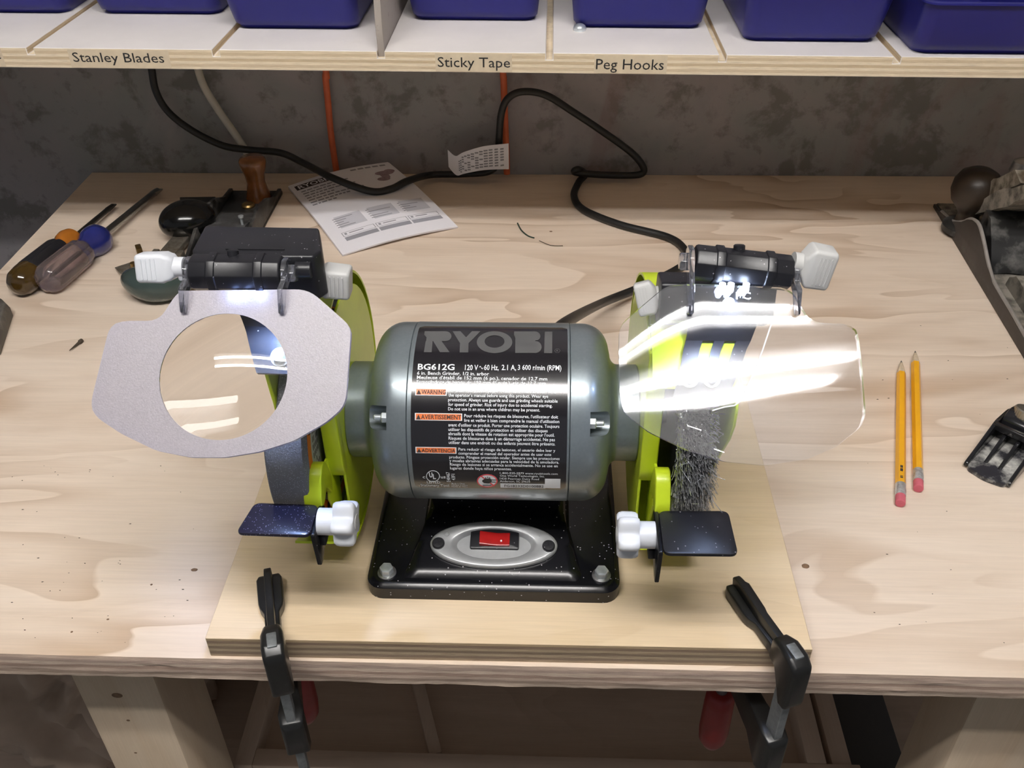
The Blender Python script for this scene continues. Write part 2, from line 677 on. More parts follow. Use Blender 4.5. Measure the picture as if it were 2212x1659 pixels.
M_ERASER = plain('pink_eraser', (.60, .13, .17, 1), .8, var=.08)
M_FERR = plain('aluminium_ferrule', (.66, .66, .66, 1), .3, metal=.6, var=.2, vscale=600)
M_CLAMP = dusty('clamp_black_iron', (.010, .010, .010, 1), (.16, .15, .14, 1), .22, 70, .32, seed=1.)
M_BAR = dusty('clamp_bar_steel', (.30, .32, .33, 1), (.17, .18, .18, 1), .45, 60, .42, metal=.75, seed=2., drough=.6)
M_REDH = plain('red_clamp_handle', (.22, .012, .011, 1), .4, var=.2, vscale=30)
M_PLANEBK = dusty('plane_japanned_iron', (.018, .018, .018, 1), (.15, .145, .135, 1), .40, 45, .35, seed=4.)
M_PLANESIDE = dusty('plane_worn_cheek', (.055, .046, .041, 1), (.10, .09, .082, 1), .42, 30, .5, metal=.25, seed=5.)
M_PLANEDUST = dusty('plane_dusty_casting', (.055, .050, .042, 1), (.25, .23, .195, 1), .54, 70, .6, seed=6.)
M_PLANEEDGE = plain('plane_ground_edge', (.34, .32, .30, 1), .5, metal=.3, var=.15)
M_KNOBWOOD = dusty('old_varnished_knob', (.030, .020, .013, 1), (.085, .065, .045, 1), .30, 50, .4, seed=8.)
M_AMBER = plain('amber_varnished_wood', (.235, .085, .022, 1), .25, var=.3, vscale=60, coat=.5)
M_JAPAN = plain('glossy_black_japan', (.005, .005, .005, 1), .16, var=.2, spec=.4)
M_TEAL = dusty('grey_green_enamel', (.045, .066, .062, 1), (.16, .17, .145, 1), .22, 60, .12, seed=9., drough=.3)
M_NICKEL = dusty('tarnished_nickel', (.46, .43, .37, 1), (.25, .215, .165, 1), .5, 80, .3, metal=.8, seed=3., drough=.5)
M_BRASS = plain('dull_brass', (.30, .20, .08, 1), .35, metal=.9, var=.2)
M_ACETATE = plain('clear_acetate_handle', (.62, .50, .50, 1), .08, var=.25, trans=.85, ior=1.42, coat=.3)
M_BLUEAC = plain('blue_acetate', (.015, .022, .16, 1), .15, var=.15, coat=.5)
M_BLACKH = plain('black_rubber_grip', (.016, .016, .020, 1), .45, var=.2)
M_AMBERH = plain('amber_acetate', (.055, .030, .006, 1), .12, var=.3, coat=.5)
M_ORANGEH = plain('orange_acetate', (.42, .14, .015, 1), .25, var=.12, coat=.3)
M_BLADE = plain('driver_blade_steel', (.30, .31, .31, 1), .3, metal=1., var=.12, vscale=120)
M_BLADED = plain('dark_driver_blade', (.06, .055, .05, 1), .4, metal=.8, var=.2)
M_CLOTH = plain('crumpled_paper_bag', (.42, .32, .25, 1), .85, var=.12, vscale=20)
M_CHIP = plain('dark_splinter', (.06, .045, .03, 1), .7, var=.2)
M_KNOT = plain('brown_wood_knot', (.17, .10, .055, 1), .7, var=.3, vscale=200)
M_SHELFSHADE = plain('shelf_shade_grey', (.085, .085, .088, 1), .7, var=.15, vscale=8)  # shade of the lower shelf painted as dark grey

# ================================================================== THE SETTING
tag(MB().box((-2.2, 1.113, -.95), (2.2, 1.25, 1.42)).build('wall_back', M_WALL), 'stained dark grey concrete wall behind the bench', kind='structure')
tag(MB().box((-2.2, -1.6, -1.0), (2.2, 1.25, -.95)).build('floor', M_FLOOR), 'dark floor under the workbench', kind='structure')
tag(MB().box((-2.2, -1.6, 1.42), (2.2, 1.25, 1.5)).build('ceiling', M_CEIL), 'plain white ceiling above the bench', kind='structure')

# two-tube fluorescent fitting on the ceiling, above and behind the viewer
fx = thing('ceiling_light', (-.16, -.05, 1.42), 'twin tube fluorescent ceiling light above the bench front', 'light')
mb = MB()
mb.box((TUBE_X[0] - .02, -.16, 1.345), (TUBE_X[1] + .02, .06, 1.42))
mb.build('fixture_body', M_FIXT, fx, bevel=.006)
for (ty, tz) in TUBES:
    t = MB()
    t.tube([(TUBE_X[0] + .012, ty, tz), (TUBE_X[1] - .012, ty, tz)], .019, 24)
    t.build('tube', M_TUBE, fx)
    for xx, s in ((TUBE_X[0], 1), (TUBE_X[1], -1)):
        c = MB()
        c.tube([(xx, ty, tz), (xx + s * .013, ty, tz)], .0198, 18)
        c.box((xx - .004, ty - .012, tz - .016), (xx + .004, ty + .012, 1.35))
        c.build('lamp_holder', M_FIXT, fx)

# ================================================================== WORKBENCH
BZ = -.0205
wb = thing('workbench', (.2, .74, -.95), 'pale plywood workbench with square pine legs', 'workbench')
mb = MB()
# top sheet with a slightly chipped front edge
nx = 240
X0, X1, Y0, Y1 = -.588, .95, .370, 1.112
xs = [X0 + (X1 - X0) * i / nx for i in range(nx + 1)]
lay = 8
o = 0
rowv = []
for k in range(lay):
    z = BZ * k / (lay - 1)
    row = []
    for i, x in enumerate(xs):
        j = .0009 * mnoise.noise(V((x * 26, k * 3.7, 1.1))) + .0006 * mnoise.noise(V((x * 120, k * 5.1, 4)))
        if k == 0:
            j = .0004 + .0003 * mnoise.noise(V((x * 40, 0, 0)))
        row.append((x, Y0 + j, z))
    rowv.append(row)
vs = [p for r in rowv for p in r]
fs = []
n1 = nx + 1
for k in range(lay - 1):
    for i in range(nx):
        fs.append((k * n1 + i, k * n1 + i + 1, (k + 1) * n1 + i + 1, (k + 1) * n1 + i))
mb.add(vs, fs, 1)
b = len(mb.v)
mb.add([(X0, Y1, 0), (X1, Y1, 0), (X0, Y1, BZ), (X1, Y1, BZ)], [])
top = list(range(n1)) + [b + 1, b]
bot = [(lay - 1) * n1 + i for i in range(n1)] + [b + 3, b + 2]
mb.f += [top, bot[::-1], [b, b + 1, b + 3, b + 2], [0, b] + [b + 2] + [k * n1 for k in range(lay - 1, 0, -1)], [n1 - 1] + [k * n1 + nx for k in range(1, lay)] + [b + 3, b + 1]]
mb.mi += [0, 0, 1, 1, 1]
btop = mb.build('bench_top', [M_BENCH, M_EDGE], wb, angle=30)


def knot(parent, px, py, z, rx, ry, name='knot', mat=None):
    p = at(px, py, z=z)
    k = MB()
    k.prism([(p[0] + rx * math.cos(2 * PI * i / 14) * (1 + .2 * random.random()), p[1] + ry * math.sin(2 * PI * i / 14) * (1 + .2 * random.random())) for i in range(14)], z - .0006, z + .00012)
    return k.build(name, mat or M_KNOT, parent)


for (px, py, rx, ry) in ((1740, 1223, .0025, .0021), (420, 1231, .0022, .0014), (1560, 558, .004, .0012), (1190, 500, .0016, .0012),
                         (327, 1263, .0008, .0007), (155, 1365, .0007, .0007), (233, 1338, .0008, .0006)):
    knot(btop, px, py, 0., rx, ry)


def leg(x0, x1, y0, y1, nm='leg'):
    k = MB()
    k.box((x0, y0, -.95), (x1, y1, BZ))
    return k.build(nm, M_LEG, wb, bevel=.002)


lg = leg(-.336, -.276, .40, .462)
leg(.298, .360, .40, .455)
leg(-.336, -.276, 1.03, 1.09)
leg(.298, .360, 1.03, 1.09)
mb = MB()
mb.box((-.276, 1.045, -.11), (.298, 1.083, BZ))
mb.build('rear_apron', M_CRATE, wb, bevel=.002)
for (px, py, r) in ((253, 1502, .0035), (277, 1556, .0012), (293, 1626, .001)):
    p = at(px, py, y=.40)
    k = MB()
    k.prism([(p[0] + r * 1.15 * math.cos(a * PI / 7), p[2] + r * .8 * math.sin(a * PI / 7)) for a in range(14)], -.0002, .001, Matrix(((1, 0, 0, 0), (0, 0, 1, .40), (0, 1, 0, 0), (0, 0, 0, 1))))
    k.build('knot', M_KNOT, lg)

# low shelf of the bench that carries the tray below
mb = MB()
mb.box((-.59, .47, -.385), (.95, 1.11, -.366))
mb.build('lower_shelf', M_CRATE, wb, bevel=.001)

# shallow wooden tray on the lower shelf
tr = thing('wooden_tray', (0, .7, -.366), 'shallow framed wooden tray on the shelf under the bench', 'tray')
mb = MB()
mb.box((-.268, .484, -.330), (.292, 1.03, -.324))
mb.build('bottom_panel', M_CRATE, tr)
for nm, lo, hi, mt in (('front_rail', (-.268, .476, -.366), (.292, .494, -.300), M_CRATE), ('back_rail', (-.268, 1.03, -.366), (.292, 1.045, -.300), M_CRATE),
                       ('side_rail', (-.285, .476, -.366), (-.268, 1.045, -.300), M_CRATEY), ('side_rail', (.244, .494, -.356), (.262, 1.03, -.300), M_CRATEY),
                       ('side_rail', (.268, .494, -.356), (.286, 1.03, -.304), M_CRATEY)):
    k = MB()
    k.box(lo, hi)
    k.build(nm, mt, tr, bevel=.0012)
k = MB()
a = at(905, 1480, z=-.31)
b2 = at(941, 1627, z=-.31)
dv = (a - b2).normalized()
k.prism([(-.006, 0), (.006, 0), (.006, .30), (-.006, .30)], -.045, .0, frame((b2[0], b2[1], -.31), (0, 0, 1), V((dv[1], -dv[0], 0))))
k.build('batten', M_CRATEY, tr, bevel=.001)

# dark sheet added beside the tray, painting the shade on the lower shelf
k = MB()
k.box((.300, .475, -.366), (.352, 1.02, -.345))
tag(k.build('shelf_shade_sheet', M_SHELFSHADE, bevel=.001), 'added dark grey sheet for the shaded shelf between the tray and right bench leg', 'board')

# crumpled bag, lower left
bm = bmesh.new()
bmesh.ops.create_icosphere(bm, subdivisions=5, radius=1)
for v in bm.verts:
    p = v.co.copy()
    f = 1 + .22 * mnoise.noise(p * 1.6) + .34 * abs(mnoise.noise(p * 2.6 + V((4, 1, 2)))) - .26 * abs(mnoise.noise(p * 4.3 + V((1, 7, 3))))
    v.co = V((p[0] * .135 * f - .455, p[1] * .12 * f + .60, -.275 + p[2] * .115 * f))
    if v.co.z < -.365:
        v.co.z = -.365
me = bpy.data.meshes.new('crumpled_bag')
bm.to_mesh(me)
bm.free()
me.materials.append(M_CLOTH)
me.shade_smooth()
o = bpy.data.objects.new('crumpled_bag', me)
COL.objects.link(o)
WM[o.name] = Matrix()
tag(o, 'crumpled brown paper bag below the bench beside the left leg', 'bag')

# ================================================================== UPPER SHELF
SY = .82
pl_, pr_ = at(0, 143, y=SY), at(2212, 167, y=SY)
su = (pr_ - pl_).normalized()
SM = frame(at(1106, 157.5, y=SY), V((0, 1, 0)).cross(V((su[0], 0, su[2])).normalized()) * -1, su)
SMI = SM.inverted()
ST = .0175
shelf = thing('parts_shelf', SM, 'plywood shelf with white top and cut slots for parts bins', 'shelf')


def on_shelf(px, py, h=ST):
    """local shelf coordinates of a point at height h on the shelf"""
    n = SM.to_3x3() @ V((0, 0, 1))
    return SMI @ at_plane(px, py, SM @ V((0, 0, h)), n)


def on_front(px, py, v=0.):
    n = SM.to_3x3() @ V((0, 1, 0))
    return SMI @ at_plane(px, py, SM @ V((0, v, 0)), n)


GRO = [on_front(x, 112)[0] for x in (66, 466, 822, 1187, 1563, 1942)]
GRO = [GRO[0] - (GRO[1] - GRO[0])] + GRO + [GRO[-1] + (GRO[-1] - GRO[-2])]
U0, U1 = -.85, .85
prof = [(U0, 0), (U1, 0), (U1, ST)]
for g in reversed(GRO):
    prof += [(g + .0032, ST), (g + .0032, ST - .006), (g - .0032, ST - .006), (g - .0032, ST)]
prof += [(U0, ST)]
mb = MB()
n = len(prof)
mb.add([(u, 0, w_) for u, w_ in prof] + [(u, .262, w_) for u, w_ in prof], [])
mb.f.append(list(range(n)))
mb.mi.append(1)
mb.f.append(list(range(n, 2 * n))[::-1])
mb.mi.append(1)
for i in range(n):
    j = (i + 1) % n
    mb.f.append([i, j, n + j, n + i])
    onT = abs(prof[i][1] - ST) < 1e-6 and abs(prof[j][1] - ST) < 1e-6
    mb.mi.append(0 if onT else 1)
mb.build('shelf_board', [M_SHELFTOP, M_SEDGE], shelf, local=True, bevel=.0004, seg=1)
# upright divider in a slot
g = GRO[3]
mb = MB()
M_ = Matrix(((0, 0, 1, g), (1, 0, 0, 0), (0, 1, 0, 0), (0, 0, 0, 1)))
mb.prism([(.004, ST - .006), (.258, ST - .006), (.258, .17), (.012, .17), (.001, ST + .02)], -.0030, .0030, M_)
mb.build('divider', M_DIV, shelf, local=True, bevel=.0006)
# shelf supports to the wall beyond the frame
for ux in (-.83, .81):
    k = MB()
    k.box((ux, .02, -.0), (ux + .018, .262, -.20))
    k.build('shelf_bracket', M_SEDGE, shelf, local=True, bevel=.001)

# lettered tapes on the front edge
for txt, xl, xr, yb, yt, tl, trr in (('Stanley Blades', 160, 356, 133, 113, 152, 368), ('Sticky Tape', 946, 1102, 144, 123, 941, 1106), ('Peg Hooks', 1287, 1433, 149, 127, 1283, 1440), ('s', -10, 4, 127, 116, -40, 8)):
    a, c = on_front(xl, yb), on_front(xr, yb + (xr - xl) * .008)
    h = on_front(xl, yt)[2] - a[2]
    ta, tb = on_front(tl, yb)[0], on_front(trr, yb)[0]
    k = MB()
    k.box((ta, -.00025, .0006), (tb, .0002, ST - .001))
    tp = k.build('label_tape', M_TAPE, shelf, local=True)
    k = MB()
    put_text(k, txt, lambda u, v: (a[0] + (c[0] - a[0]) * u, -.00045, a[2] + h * v), bold=0.002)
    lt = k.build('lettering', M_INK, tp, local=True)
    lt['label'] = 'black lettering on a clear tape'


# blue hopper bins
def make_bin(uc, vf, lab, wid=.112, depth=.185, hh=.078, fh=.046):
    """uc centre along the shelf, vf front of the floor; local shelf space"""
    r = thing('storage_bin', SM @ Matrix.Translation((uc, vf, ST)), lab, 'storage bin', 'blue parts bins on the shelf')
    N = 64

    def ring(hw, f0, b0, rad):
        return rrect(-hw, hw, f0, b0, rad, 15)
    S = 9

    def hgt(p):                       # height of the rim at an outline point
        t = max(0., min(1., (p[1] - .012) / .05))
        t = t * t * (3 - 2 * t)
        return fh + (hh - fh) * t
    rings = []
    base = ring(wid / 2 - .006, .0, depth - .004, .012)
    topo = ring(wid / 2 + .002, -.020, depth, .013)
    n = len(base)

    def wall(inset, z0):
        rr = []
        for k in range(S + 1):
            s = k / S
            row = []
            for i in range(n):
                h = hgt(topo[i])
                e = s ** .75
                q = (base[i][0] + (topo[i][0] - base[i][0]) * e * h / hh, base[i][1] + (topo[i][1] - base[i][1]) * (e if base[i][1] < .02 else e * h / hh))
                cx, cy = 0, depth / 2
                dx, dy = q[0] - cx, q[1] - cy
                L = math.hypot(dx, dy)
                # inset roughly along the two axes
                qx = q[0] - (inset if dx > 0 else -inset) * min(1, abs(dx) / .02)
                qy = q[1] + (inset if dy < 0 else -inset) * min(1, abs(dy) / .04)
                z = z0 + (h - z0) * s
                row.append((qx, qy, z))
            rr.append(row)
        return rr
    outer = wall(0, 0.)
    # small rounded foot
    foot = [(p[0] * .97, p[1] + (.003 if p[1] < .05 else -.003), 0) for p in outer[0]]
    o1 = [[(p[0], p[1], p[2]) for p in rw] for rw in outer]
    o1[0] = [(p[0], p[1], .0035) for p in outer[0]]
    inner = wall(.0022, .0025)
    lip = [(p[0] * 1.03, p[1] - (.0022 if p[1] < .05 else -.0022), p[2] - .0002) for p in outer[-1]]
    lip2 = [(p[0], p[1], p[2] + .0016) for p in lip]
    mb = MB()
    mb.loft([foot] + o1, True, False)
    body = mb
    mb.loft(list(reversed(inner)), False, True)
    body = mb.build('bin_body', M_BIN, r, local=True, angle=50)
    mb = MB()
    mb.loft([outer[-1], lip, lip2, [(p[0], p[1], p[2] + .0016) for p in inner[-1]], inner[-1]], False, False)
    mb.build('bin_rim', M_BIN, r, local=True, angle=50)
    mb = MB()
    mb.box((-.030, -.0165, .024), (.030, -.0145, .0395))
    return r


BINS = [((-95, 28), (150, 30), 'blue parts bin cut off at the upper left corner'),
        ((205, 27), (490, 36), 'blue parts bin second from the left end of the shelf'),
        ((512, 57), (772, 70), 'blue parts bin just left of the grey upright divider'),
        ((884, 43), (1168, 47), 'blue parts bin above the Sticky Tape tape'),
        ((1232, 60), (1523, 63), 'blue parts bin above the Peg Hooks tape, metal dome nut at its corner'),
        ((1596, 92), (1900, 90), 'blue parts bin second from the right end'),
        ((1965, 116), (2275, 120), 'blue parts bin standing furthest forward, rightmost on the shelf')]
for (lft, rgt, lab) in BINS:
    a, c = on_shelf(*lft), on_shelf(*rgt)
    make_bin((a[0] + c[0]) / 2, (a[1] + c[1]) / 2, lab, wid=min(.128, max(.104, (c[0] - a[0]) + .010)))

# shiny dome nut at a bin corner
p = on_shelf(1252, 64)
k = MB()
k.lathe([(.0055, 0), (.0060, .0008), (.0060, .0025), (.0052, .0042), (.0032, .0055), (.0006, .006)], SM @ Matrix.Translation(p) @ Matrix.Translation((0, -.002, 0)), 20)
tag(k.build('dome_nut', M_STEEL), 'small shiny metal dome nut on the shelf by a blue bin', 'nut')

# ================================================================== CORDS BEHIND
YW = 1.098


def wallpts(px, y=YW):
    return [at(a, b, y=y) for a, b in px]


R_C = .0043
c1 = at(1215, 697, y=.53)
pts = [(c1[0] - .012, .515, c1[2] - .012), (c1[0], .545, c1[2] - .012)]
pts += [at(1300, 655, z=.030), at(1395, 616, z=.012), at(1480, 570, z=.004), at(1478, 540, z=.0036), at(1440, 513, z=.0036), at(1340, 487, z=.0036), at(1262, 455, z=.0036), at(1240, 425, z=.0036), at(1250, 395, z=.0036), at(1264, 377, z=.004)]
pts += wallpts([(1250, 366), (1242, 372), (1290, 377), (1360, 379), (1388, 374), (1388, 358), (1362, 328), (1300, 283), (1240, 243), (1180, 206), (1130, 198), (1098, 212), (1083, 245), (1078, 300), (1074, 350), (1055, 371), (1000, 376), (930, 378)], 1.088)
pts += [at(880, 391, z=.022), at(845, 408, z=.020), at(800, 413, z=.020), at(720, 385, z=.030)]
pts += [at(655, 352, y=1.078), at(605, 330, y=1.085), at(540, 324, y=1.09), at(480, 314, y=1.092), at(415, 282, y=1.094), at(365, 243, y=1.094), at(338, 200, y=1.094), at(328, 150, y=1.094), at(322, 90, y=1.094)]
for p in pts:
    p = V(p)
pts = [V(p) for p in pts]
for p in pts:
    p.z = max(p.z, R_C)
cord = thing('power_cord', (pts[8][0], pts[8][1], 0), 'black rubber power cord looping along the wall behind the grinder', 'cord')
MB().tube(spline(pts, 8), R_C, 12).build('cord', M_CORD, cord)
# paper tag folded round the cord
tgm = MB()
T0 = [at(950, 335, y=1.075), at(972, 358, y=1.07), at(995, 352, y=1.068), at(1030, 340, y=1.07), at(1092, 332, y=1.076)]
T0 = [at(968, 342, y=1.074), at(985, 358, y=1.07), at(1003, 352, y=1.068), at(1045, 342, y=1.070), at(1099, 338, y=1.078)]
HH = [.011, .010, .0135, .0155, .0165]
rows = spline(T0, 5)
hs = [HH[0] + (HH[-1] - HH[0]) * i / (len(rows) - 1) for i in range(len(rows))]
fr_, bk_ = [], []
for p, h in zip(rows, hs):
    for lst, dy in ((fr_, 0), (bk_, .0004)):
        lst.append([V((p[0], p[1] + dy, max(p[2] - h, .001))), V((p[0], p[1] + dy, p[2] + h))])
rings = [[a[0], a[1], b_[1], b_[0]] for a, b_ in zip(fr_, bk_)]
tgm.loft(rings)
tgo = tgm.build('paper_tag', M_PAPER, cord)
k = MB()
for i in range(7, len(rows) - 2):
    for j in range(7):
        if random.random() < .8:
            p, q = rows[i], rows[i + 1]
            z0 = p[2] - hs[i] * .75 + j * hs[i] * .22
            k.add([(p[0], p[1] - .0003, z0), (p[0] + (q[0] - p[0]) * .8, q[1] - .0003, z0), (p[0] + (q[0] - p[0]) * .8, q[1] - .0003, z0 + hs[i] * .12), (p[0], p[1] - .0003, z0 + hs[i] * .12)], [(0, 1, 2, 3)])
k.build('tag_print', M_PRINT, tgo)

wc = MB().tube(spline(wallpts([(395, 20), (410, 90), (425, 140), (440, 185), (470, 235), (512, 296), (536, 335), (546, 366)], 1.100) + [V((at(548, 375, y=1.1)[0], 1.1, .005))], 8), .0046, 12).build('white_cable', M_WCORD)
tag(wc, 'white cable hanging down the wall to the amber plane knob', 'cable')
for px, lab in (([(700, 120), (703, 165), (708, 215), (715, 290), (727, 372)], 'orange extension cord hanging on the wall above the paper manual'), ([(1086, 120), (1088, 170), (1090, 240), (1093, 310), (1095, 379)], 'orange cord hanging on the wall behind the white paper tag')):
    q = wallpts(px, 1.104)
    q = [V((q[0][0], 1.104, .42))] + q
    q[-1].z = .0045
    tag(MB().tube(spline(q, 8), .0040, 12).build('orange_cord', M_OCORD), lab, 'cord', 'orange cords on the wall')

# ================================================================== BASE BOARD UNDER THE GRINDER
bd = MB()
bx = [(-.2137, .3725), (.1668, .3745), (.1672, .66), (-.2140, .66)]
bd.prism(bx, .0, .018, None, 0, 1)
o = bd.build('mounting_board', [M_BOARD, M_BEDGE], bevel=.0004, seg=1)
tag(o, 'thick yellowish plywood board clamped flat under the bench grinder', 'board')

# ================================================================== BENCH GRINDER
AY, AZ = .4753, .123          # wheel axis
XC = -.0335
BT = .018                     # top of the board
gr = thing('bench_grinder', (XC, .47, BT), 'silver and lime green bench grinder on a black base', 'bench grinder')


def pol(x, r, deg):
    """point around the axis: 0 degrees to the front, 90 up"""
    t = math.radians(deg)
    return V((x, AY - r * math.cos(t), AZ + r * math.sin(t)))


AXM = Matrix(((0, 0, 1, 0), (0, 1, 0, AY), (-1, 0, 0, AZ), (0, 0, 0, 1)))      # local z -> world x

# ---- base
mb = MB()
o_ = rrect(XC - .083, XC + .083, .4075, .556, .011, 6)
i_ = rrect(XC - .0805, XC + .0805, .410, .5535, .0095, 6)
i2 = rrect(XC - .0785, XC + .0785, .412, .5515, .0085, 6)
mb.loft([[(*p, BT) for p in o_], [(*p, BT + .0095) for p in o_], [(*p, BT + .0118) for p in i_], [(*p, BT + .0124) for p in i2]])
base = mb.build('base', M_BLACK, gr, angle=40)
zt = BT + .0123


def frus(dx, y0, y1, z, r):
    return [(*p, z) for p in rrect(XC - dx, XC + dx, y0, y1, r, 6)]


# pedestal: rounded hump with a sloped control panel
PB = (.4185, .0345)       # lower front edge (y, z)
PT_ = (.4620, .0465)      # upper edge
mb = MB()
low = frus(.0585, .4150, .549, zt - .0006, .009)
rings = [low]


def hump(dx, y0, y1, r, off):
    out = []
    for p in rrect(XC - dx, XC + dx, y0, y1, r, 6):
        t = (p[1] - PB[0]) / (PT_[0] - PB[0])
        z = PB[1] + (PT_[1] - PB[1]) * min(max(t, 0), 1)
        out.append((p[0], p[1], z + off))
    return out


# the hump: side walls then the sloped panel as a grid
NXG, NYG = 24, 40
grid = []
for j in range(NYG + 1):
    y = .4140 + (.549 - .4140) * j / NYG
    row = []
    for i in range(NXG + 1):
        u = -1 + 2 * i / NXG
        t = (y - PB[0]) / (PT_[0] - PB[0])
        ts = min(max(t, 0), 1)
        half = .0590 - .0085 * ts
        x = XC + u * half
        z = PB[1] + (PT_[1] - PB[1]) * ts
        z = min(z, PT_[1])
        # rounded shoulders
        ed = min((1 - abs(u)) * half / .006, (y - .4140) / .0052, (.549 - y) / .008)
        ed = min(max(ed, 0), 1)
        zz = zt - .0006 + (z - zt) * math.sin(ed * PI / 2) ** .8
        row.append((x, y, zz))
    grid.append(row)
vs = [p for r in grid for p in r]
mb.add(vs, [(j * (NXG + 1) + i, j * (NXG + 1) + i + 1, (j + 1) * (NXG + 1) + i + 1, (j + 1) * (NXG + 1) + i) for j in range(NYG) for i in range(NXG)])
ped = mb.build('pedestal', M_BLACK, gr, angle=60)
mb = MB()
mb.box((XC - .044, .4635, .0440), (XC + .044, .520, .0720))
mb.build('motor_cradle', M_BLACK, gr, bevel=.004)

# zinc bolts with washers at the front corners
for (px, py) in ((836, 1238), (1299, 1244)):
    p = at(px, py, z=zt)
    k = MB()
    k.lathe([(.0062, 0), (.0062, .0012), (.0058, .0014)], Matrix.Translation((p[0], p[1], zt - .0002)), 28)
    w_ = k.build('washer', M_DSTEEL, gr)
    k = MB()
    k.lathe([(.0046, .0010), (.0046, .0052), (.0040, .0062), (.0010, .0062)], Matrix.Translation((p[0], p[1], zt)), 6)
    k.build('hex_bolt', M_STEEL, gr, bevel=.0003, angle=20)

# ---- switch plate on the slope
sl = V((0, PT_[0] - PB[0], PT_[1] - PB[1])).normalized()
sn = V((0, -sl[2], sl[1]))
pc = at_plane(1066, 1180, V((0, PB[0], PB[1])), sn)
SWM = frame(pc, sn, (1, 0, 0))          # local x right, y up the slope
SWI = SWM.inverted()


def on_sw(px, py):
    q = SWI @ at_plane(px, py, pc, sn)
    return q[0], q[1]


eL, eR = on_sw(930, 1178), on_sw(1204, 1183)
eT, eB = on_sw(1067, 1130), on_sw(1066, 1230)
ex, ey = (eR[0] - eL[0]) / 2, (eT[1] - eB[1]) / 2
ecx, ecy = (eL[0] + eR[0]) / 2, (eT[1] + eB[1]) / 2
mb = MB()
rings = []
for s, h in ((1, .0), (1., .0022), (.965, .0034), (.93, .0036), (.70, .0034), (.655, .0028), (.60, .0004), (.55, -.0012), (.50, -.0016)):
    sy_ = s if s > .9 else s * 1.0
    rings.append([(p[0], p[1], h) for p in ellipse(ecx, ecy, ex * (s if s > .9 else s * .99), ey * sy_, 56)])
mb.loft([[SWM @ V(p) for p in r] for r in rings], True, True)
plate = mb.build('switch_plate', M_DASHED, gr, angle=50)
for (px, py) in ((948, 1180), (1185, 1186)):
    q = on_sw(px, py)
    k = MB()
    k.lathe([(.0042, .003), (.0042, .0048), (.0036, .0056), (.0012, .0058)], SWM @ Matrix.Translation((q[0], q[1], 0)), 22)
    sc_ = k.build('screw', M_BLACKP, plate)
    k = MB()
    for a in (0, 90):
        k.box((-.0026, -.0005, .0057), (.0026, .0005, .0060), 0, SWM @ Matrix.Translation((q[0], q[1], 0)) @ Matrix.Rotation(math.radians(a + 20), 4, 'Z'))
    k.build('screw_slot', M_WIREHUB, plate)
q = on_sw(966, 1159)
k = MB()
k.loft([[SWM @ V((q[0] + r * math.cos(2 * PI * i / 24), q[1] + r * math.sin(2 * PI * i / 24), h)) for i in range(24)] for r, h in ((.0019, .0033), (.0017, .0040), (.0014, .0040), (.0012, .0033))], False, False)
k.build('off_mark', M_DASHED, plate)
q = on_sw(1165, 1160)
k = MB()
k.box((q[0] - .0003, q[1] - .0016, .0033), (q[0] + .0003, q[1] + .0016, .0040), 0, SWM)
k.build('on_mark', M_DASHED, plate)
a_, b_ = on_sw(1015, 1187), on_sw(1122, 1144)
cxs, cys = (a_[0] + b_[0]) / 2, (a_[1] + b_[1]) / 2
k = MB()
hw, hh_ = (b_[0] - a_[0]) / 2, (b_[1] - a_[1]) / 2
k.prism(rrect(cxs - hw, cxs + hw, cys - hh_, cys + hh_, .0012, 4), -.0016, .0024, SWM)
sb = k.build('switch_body', M_BLACKP, gr, bevel=.0005)
a_, b_ = on_sw(1036, 1183), on_sw(1102, 1157)
rx0, rx1, ry0, ry1 = a_[0], b_[0], a_[1], b_[1]
k = MB()
k.prism([(rx0, .002), (rx1, .002), (rx1, .0040), ((rx0 * .42 + rx1 * .58), .0036), (rx0, .0062)], -ry1, -ry0, SWM @ Matrix(((1, 0, 0, 0), (0, 0, -1, 0), (0, 1, 0, 0), (0, 0, 0, 1))))
k.build('rocker', M_RED, sb, bevel=.0004)
q = on_sw(1083, 1175)
k = MB()
k.lathe([(.0006, .0036), (.0006, .0046)], SWM @ Matrix.Translation((q[0], q[1], 0)), 12)
k.build('rocker_dot', M_WHITEP, sb)

# ---- motor: body, end caps with bolt pockets, necks
RM = .0570
SXL, SXR = -.0822, .0140
mb = MB()
mb.lathe([(RM - .004, SXL - .001), (RM, SXL + .0004), (RM, SXR - .0004), (RM - .004, SXR + .001)], AXM, 128)
motor = mb.build('motor_body', M_SILVER, gr, angle=40)


def cap_profile(x0, s):
    """from the seam outwards; s = -1 left, +1 right"""
    pr = [(RM - .003, x0 - s * .001), (RM - .0002, x0 + s * .0004), (RM - .0002, x0 + s * .008)]
    cr = .0165
    for k in range(1, 11):
        a = k / 10 * 82
        pr.append((RM - .0002 - cr * (1 - math.cos(math.radians(a))), x0 + s * (.008 + cr * math.sin(math.radians(a)))))
    return pr


def boolean(o, cutters):
    for c in cutters:
        md = o.modifiers.new('b', 'BOOLEAN')
        md.operation = 'DIFFERENCE'
        md.object = c
        md.solver = 'EXACT'
    bpy.context.view_layer.update()
    dg = bpy.context.evaluated_depsgraph_get()
    me = bpy.data.meshes.new_from_object(o.evaluated_get(dg))
    o.modifiers.clear()
    old = o.data
    o.data = me
    bpy.data.meshes.remove(old)
    for c in cutters:
        bpy.data.objects.remove(c)
    me.shade_smooth()
    me.set_sharp_from_angle(angle=math.radians(38))


